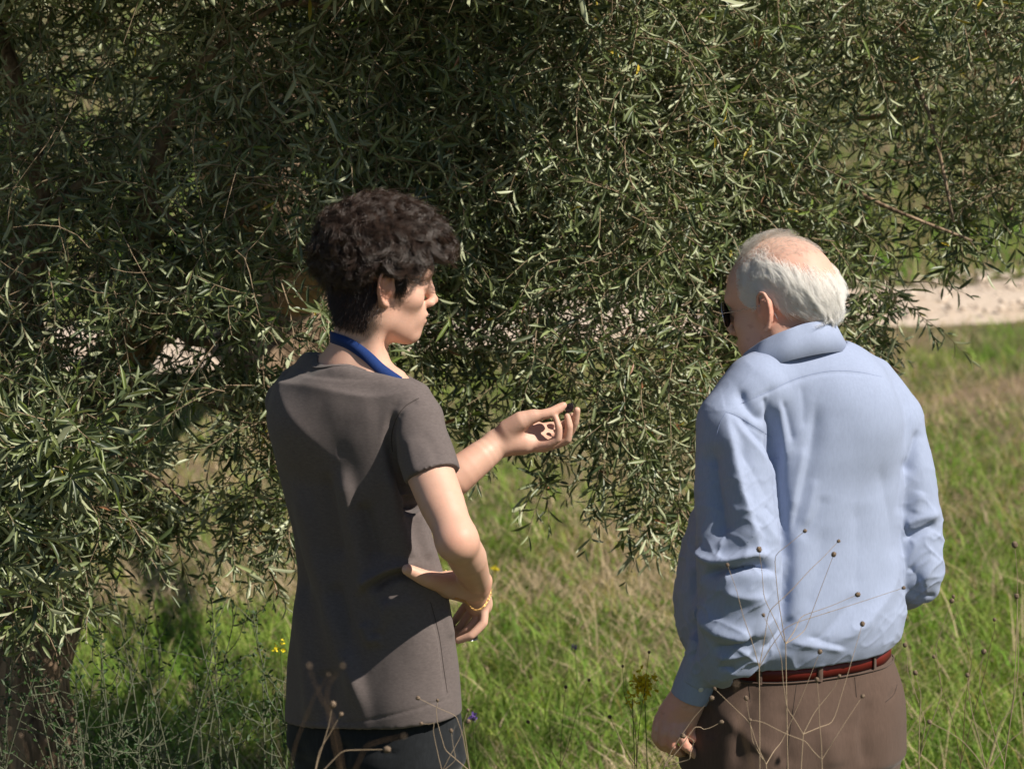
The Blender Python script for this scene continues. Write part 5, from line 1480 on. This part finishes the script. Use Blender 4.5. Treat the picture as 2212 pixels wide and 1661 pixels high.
    # collar: a stand and a folded leaf round the neck
    def ringband(name, c0, c1, ra, rb, h, th, flare, tilt):
        c0 = np.array(c0); n_ = 200; V_ = []
        for i in range(n_):
            a = i * 2 * np.pi / n_
            o = np.array([math.cos(a), math.sin(a), 0]); yw = R(YO)
            e = np.array([math.cos(a) * ra * math.cos(yw) - math.sin(a) * rb * math.sin(yw), math.cos(a) * ra * math.sin(yw) + math.sin(a) * rb * math.cos(yw), 0])
            wob = .0018 * math.sin(5 * a + 1) + .0012 * math.sin(11 * a)
            dz = tilt[0] * e[0] + tilt[1] * e[1]
            o_ = e / np.linalg.norm(e)
            prof = [(.009, -.014), (flare * .5 + wob, h * .55), (flare + wob, h * .97), (flare + wob - th * .5, h), (flare + wob - th, h * .97), (-th, -.016)]
            for pr, pz in prof: V_.append(c0 + e + o_ * pr + [0, 0, dz + pz])
        F = [(i * 6 + j, i * 6 + (j + 1) % 6, ((i + 1) % n_) * 6 + (j + 1) % 6, ((i + 1) % n_) * 6 + j) for i in range(n_) for j in range(6)]
        link(name, np_mesh(name, np.array(V_), np.array(F), 4, smooth=False), sh, M_shirt)
    ringband('collar', P(1706, 787, y0 - .014), None, .119, .102, .045, .0020, -.020, (.30, -.39))

    # ---- trousers, belt, loops
    T = Vox((.28, -.26, -.02), (.82, .30, .98), .006)
    T.loft([sec(1370, 1525, 1908, y0, .74, YO), sec(1420, 1518, 1918, y0, .74, YO), sec(1450, 1515, 1925, y0, .74, YO), sec(1500, 1500, 1937, y0, .74, YO), sec(1560, 1486, 1946, y0, .75, YO), sec(1640, 1478, 1948, y0, .72, YO), (.69, P(1712, 1660)[0], y0, .204, .145, R(YO))], .02)
    c = P(1712, 1660, y0)[0]
    for t_ in (-1, 1):
        lx, ly = c + t_ * .105 * math.cos(R(YO)), y0 + t_ * .105 * math.sin(R(YO))
        T.chain([(lx, ly, .80), (lx, ly, .62), (lx, ly, .4), (lx, ly, .05)], [.122, .118, .090, .075], .06)
        shoe((lx, ly), R(90 + YO), root)
    v, q = T.mesh('t'); v = relax(v, q, 2, .5); nr = vnormals(v, q)
    v = fold(v, nr, [([(1618, 1478), (1622, 1515)], -.0016, 3, 3), ([(1845, 1462), (1848, 1510)], -.0012, 3, 3), ([(1700, 1520), (1692, 1600), (1690, 1661)], -.007, 20, 24), ([(1520, 1520), (1540, 1600)], -.006, 14, 14),
                     ([(1935, 1490), (1918, 1512)], -.004, 4, 4), ([(1780, 1560), (1800, 1661)], .006, 22, 26), ([(1640, 1480), (1600, 1560), (1590, 1661)], -.006, 12, 20), ([(1880, 1500), (1860, 1580), (1870, 1661)], -.005, 12, 18), ([(1560, 1540), (1620, 1600), (1690, 1640)], .005, 12, 16)])
    v += vnormals(v, q) * (noise3(v, 14, 9) * .003 + noise3(v * [1, 1, .4], 34, 19) * .0010)[:, None]
    tr = link('trousers', np_mesh('trousers', v, q, 4), root, M_brown)
    bt = BVHTree.FromPolygons([tuple(x) for x in v], [tuple(map(int, x)) for x in q])
    def tsurf(path):
        out = []
        for x, yy in smooth_path([(a_, b_, 0) for a_, b_ in path], 30)[:, :2]:
            h = bt.ray_cast(Vector(CAM), ray(x, yy), 20)
            if h[0] is not None: out.append(np.array(h[0] + h[1] * .0002))
        return np.array(out)
    link('seam', tubes_mesh('seam', [(tsurf(p_), .0006) for p_ in ([(1617, 1478), (1621, 1516)], [(1846, 1462), (1850, 1505)], [(1938, 1478), (1930, 1500), (1912, 1516)], [(1722, 1466), (1712, 1540), (1704, 1600), (1700, 1660)])], 5), tr, M_thread_d)
    # belt follows the waist
    def waist(py_l, py_r, off, n_=90):
        zl, zr = P(1600, py_l, -.13)[2], P(1925, py_r, .03)[2]; xl, xr = P(1600, 1440, -.1)[0], P(1925, 1400, .03)[0]
        pts, outs = [], []
        cx = P(1717, 1440, y0)[0]
        for i in range(n_):
            a = i * 2 * np.pi / n_; o = np.array([math.cos(a), math.sin(a), 0])
            x = cx + o[0] * .19; z = zl + (zr - zl) * (x - xl) / (xr - xl)
            h = bt.ray_cast(Vector((cx + o[0] * .5, y0 + o[1] * .5, z)), Vector(-o), .6)
            if h[0] is not None:
                pts.append(np.array(h[0]) + o * off); outs.append(o)
        return np.array(pts), np.array(outs)
    bp, bo = waist(1452, 1408, .0015)
    band('belt', bp, bo, np.tile([0, 0, 1.0], (len(bp), 1)), .027, .0035, root, M_belt, closed=True)
    bp2, bo2 = waist(1470, 1427, .0015)
    band('waistband_seam', bp2, bo2, np.tile([0, 0, 1.0], (len(bp2), 1)), .003, .0022, tr, M_brown, closed=True)
    for x in (1768, 1888, 1640):
        j = np.argmin(np.abs(proj(bp)[0] - x) + 1e3 * (bo[:, 1] > .1))
        c_ = bp[j] + bo[j] * .0045; wdd = np.array([-bo[j][1], bo[j][0], 0])
        cc = [c_ + [0, 0, dz] - (bo[j] * .002 if abs(dz) > .014 else 0) for dz in (-.020, -.014, 0, .014, .018)]
        band('belt_loop', cc, [bo[j]] * 5, [wdd] * 5, .011, .0025, tr, M_brown)
    # ---- cuff with its buttons
    cu = Vox(P(1500, 1480, -.11) - .1, P(1500, 1480, -.11) + .1, .0022)
    a, b = P(1518, 1432, -.112), P(1489, 1506, -.10); axd = (b - a) / np.linalg.norm(b - a)
    cu.cone(a, b + axd * .02, .0400, .0385, .01); cu.cone(a - axd * .05, b + axd * .06, .0350, .0350, .001, 'cut')
    cu.plane(b, axd, b - .1, b + .1); cu.plane(a, -axd, a - .1, a + .1)
    v, q = cu.mesh('c'); v += vnormals(v, q) * (noise3(v, 30, 4) * .002)[:, None]
    cf = link('cuff', np_mesh('cuff', v, q, 4), sh, M_shirt)
    bc = BVHTree.FromPolygons([tuple(x) for x in v], [tuple(map(int, x)) for x in q])
    for px_, py_ in ((1514, 1489), (1520, 1462)):
        h = bc.ray_cast(Vector(CAM), ray(px_, py_), 20)
        if h[0] is not None:
            n_ = np.array(h[1]); p0 = np.array(h[0])
            v_, f_ = tube([p0 - n_ * .001, p0 + n_ * .0002, p0 + n_ * .0014, p0 + n_ * .0015], [.0052, .0054, .0046, .0001], 16)
            link('button', np_mesh('button', v_, f_, 4), cf, M_button)
    # ---- sunglasses
    g = tag(empty('sunglasses_pivot', root.location), None)
    COL.objects.unlink(g); bpy.data.objects.remove(g)
    frame = []
    for s_ in (1, -1):
        ov = []
        for i in range(25):
            a = i * 2 * np.pi / 24
            yy = s_ * (.033 + .027 * math.cos(a)); zz = .010 + .023 * math.sin(a) - .004 * math.cos(a) ** 2
            ov.append(H.p(.108 - abs(yy) ** 2 * 4.2, yy, zz))
        frame.append((ov, .0013))
        hi_ = [H.p(.093, s_ * .060, .014), H.p(.05, s_ * .073, .014), H.p(.01, s_ * .079, .016), H.p(-.012, s_ * .076, .008), H.p(-.020, s_ * .072, -.012)]
        frame.append((smooth_path(hi_, 20), .0009))
    frame.append(([H.p(.105, .010, .014), H.p(.109, 0, .016), H.p(.105, -.010, .014)], .0012))
    sg = link('sunglasses', tubes_mesh('sunglasses', frame, 8), root, M_silver)
    for s_ in (1, -1):
        V_, F_ = [], []
        for sd_, off in ((0, .0005), (1, -.0012)):
            for rr_ in (0, .5, 1):
                for i in range(24):
                    a = i * 2 * np.pi / 24
                    yy = s_ * (.033 + .027 * rr_ * math.cos(a)); zz = .010 + .023 * rr_ * math.sin(a) - .004 * rr_ * math.cos(a) ** 2
                    V_.append(H.p(.108 - abs(yy) ** 2 * 4.2 + off, yy, zz))
        for sd_ in (0, 1):
            for k in (0, 1):
                for i in range(24):
                    o = sd_ * 72 + k * 24; F_.append((o + i, o + (i + 1) % 24, o + 24 + (i + 1) % 24, o + 24 + i))
        for i in range(24): F_.append((48 + i, 48 + (i + 1) % 24, 120 + (i + 1) % 24, 120 + i))
        link('lens', np_mesh('lens', np.array(V_), np.array(F_), 4), sg, M_lens)
    hair_old(H, root)
    return root, H

def hair_old(H, root):
    M = hair_mat('white_hair', (1.0, .985, .96), (.94, .92, .89), .5, .4, .6)
    Mg = hair_mat('grey_hair', (.60, .56, .50), (.80, .76, .70), .5, .4, .3)
    r2 = np.random.default_rng(5)
    skull = np.array([.096, .075, .084]); c0 = np.array([-.004, 0, .045])
    n = 130000
    d = r2.normal(0, 1, (n, 3)); d /= np.linalg.norm(d, axis=1, keepdims=True)
    p = c0 + d * skull
    # follow the fuller back of the head
    occ = np.clip(-d[:, 0], 0, 1)
    p = p * 1.0
    az = np.degrees(np.arctan2(np.abs(d[:, 1]), d[:, 0]))
    hi = np.interp(az, [0, 40, 60, 90, 120, 150, 180], [.0, .104, .126, .120, .098, .074, .062]) + noise3(p, 45, 2) * .006
    lo = np.interp(az, [0, 48, 60, 72, 84, 98, 125, 180], [.2, .06, .02, -.012, .020, .012, -.040, -.050])
    dens = np.clip((hi - p[:, 2]) / .034, 0, 1) ** 1.2 * np.clip((p[:, 2] - lo) / .006, 0, 1)
    keep = r2.random(n) < dens * .8
    p, d, az = p[keep], d[keep], az[keep]
    nrm = d / skull; nrm /= np.linalg.norm(nrm, axis=1, keepdims=True)
    ns = len(p); k = 14; t = np.linspace(0, 1, k)
    down = np.stack([np.where(az < 95, -.75, -.45 + .0 * az), np.zeros(ns), -np.ones(ns) * .8], 1)
    down -= nrm * (down * nrm).sum(1, keepdims=True); down /= np.linalg.norm(down, axis=1, keepdims=True) + 1e-9
    L = np.interp(az, [50, 80, 110, 150, 180], [.010, .015, .036, .052, .058]) * (.7 + .6 * r2.random(ns))
    L *= np.interp(p[:, 2], [-.05, .0, .08, .11], [.85, 1, .8, .5]) * (.35 + .65 * np.clip((hi[keep] - p[:, 2]) / .03, 0, 1))
    lift = np.interp(az, [50, 90, 130, 180], [.10, .12, .22, .26])
    side = np.cross(nrm, down)
    wphase = noise3(p, 55, 7) * 4.0
    wamp = np.interp(az, [60, 100, 150], [.0004, .002, .0040]) * np.clip(1.3 - p[:, 2] / .07, .2, 1)
    # locks: strands gather towards lock centres
    lockn = noise3(p, 70, 9)[:, None] * side * .008 + noise3(p, 70, 12)[:, None] * nrm * .003
    pts = p[:, None] + down[:, None] * (L[:, None] * t)[..., None] + nrm[:, None] * (L[:, None] * lift[:, None] * np.sin(np.pi * .62 * t))[..., None] \
        + side[:, None] * (wamp[:, None] * np.sin(t * 7.5 + wphase[:, None]) * t)[..., None] + lockn[:, None] * (t ** 1.3)[None, :, None] \
        + nrm[:, None] * (np.interp(az, [100, 150], [0, .0045])[:, None] * t ** 2 * np.sin(4 * t + wphase[:, None]))[..., None] + nrm[:, None] * .0005
    pts += r2.normal(0, .0006, (ns, 1, 3)) * t[None, :, None]
    wp = H.O + (pts * H.s) @ H.M.T
    hair_object('hair', wp, np.full(ns, .00027), root, M)
    # thin grey fuzz over the front of the crown
    m = 1500
    a = r2.uniform(R(-100), R(60), m); e = r2.uniform(R(48), R(80), m)
    d = np.stack([np.cos(a) * np.cos(e), np.sin(a) * np.cos(e), np.sin(e)], 1)
    p = c0 + d * skull; nrm = d / skull; nrm /= np.linalg.norm(nrm, axis=1, keepdims=True)
    dirv = np.array([-.8, .1, .0]) + r2.normal(0, .45, (m, 3)); dirv -= nrm * (dirv * nrm).sum(1, keepdims=True); dirv /= np.linalg.norm(dirv, axis=1, keepdims=True)
    L = .012 + .020 * r2.random(m)
    pts = p[:, None] + nrm[:, None] * (L[:, None] * .40 * np.sin(t * 2.2))[..., None] + dirv[:, None] * (L[:, None] * t)[..., None]
    # a sparse down over the whole bald crown
    m3 = 1800; a = r2.uniform(0, 6.283, m3); e = np.arcsin(r2.uniform(.55, 1, m3))
    d3 = np.stack([np.cos(a) * np.cos(e), np.sin(a) * np.cos(e), np.sin(e)], 1); p3 = c0 + d3 * skull; n3_ = d3 / skull; n3_ /= np.linalg.norm(n3_, axis=1, keepdims=True)
    dv = np.array([-.9, 0, 0]) + r2.normal(0, .5, (m3, 3)); dv -= n3_ * (dv * n3_).sum(1, keepdims=True); dv /= np.linalg.norm(dv, axis=1, keepdims=True)
    L3 = .006 + .012 * r2.random(m3)
    p3 = p3[:, None] + n3_[:, None] * (L3[:, None] * .25 * np.sin(t * 2.2))[..., None] + dv[:, None] * (L3[:, None] * t)[..., None]
    pts = np.concatenate([pts, p3])
    wp = H.O + (pts * H.s) @ H.M.T
    hair_object('hair', wp, np.concatenate([np.full(m, .00018), np.full(m3, .00014)]), root, Mg)

yr, YH = young()
orr_, OH = old()
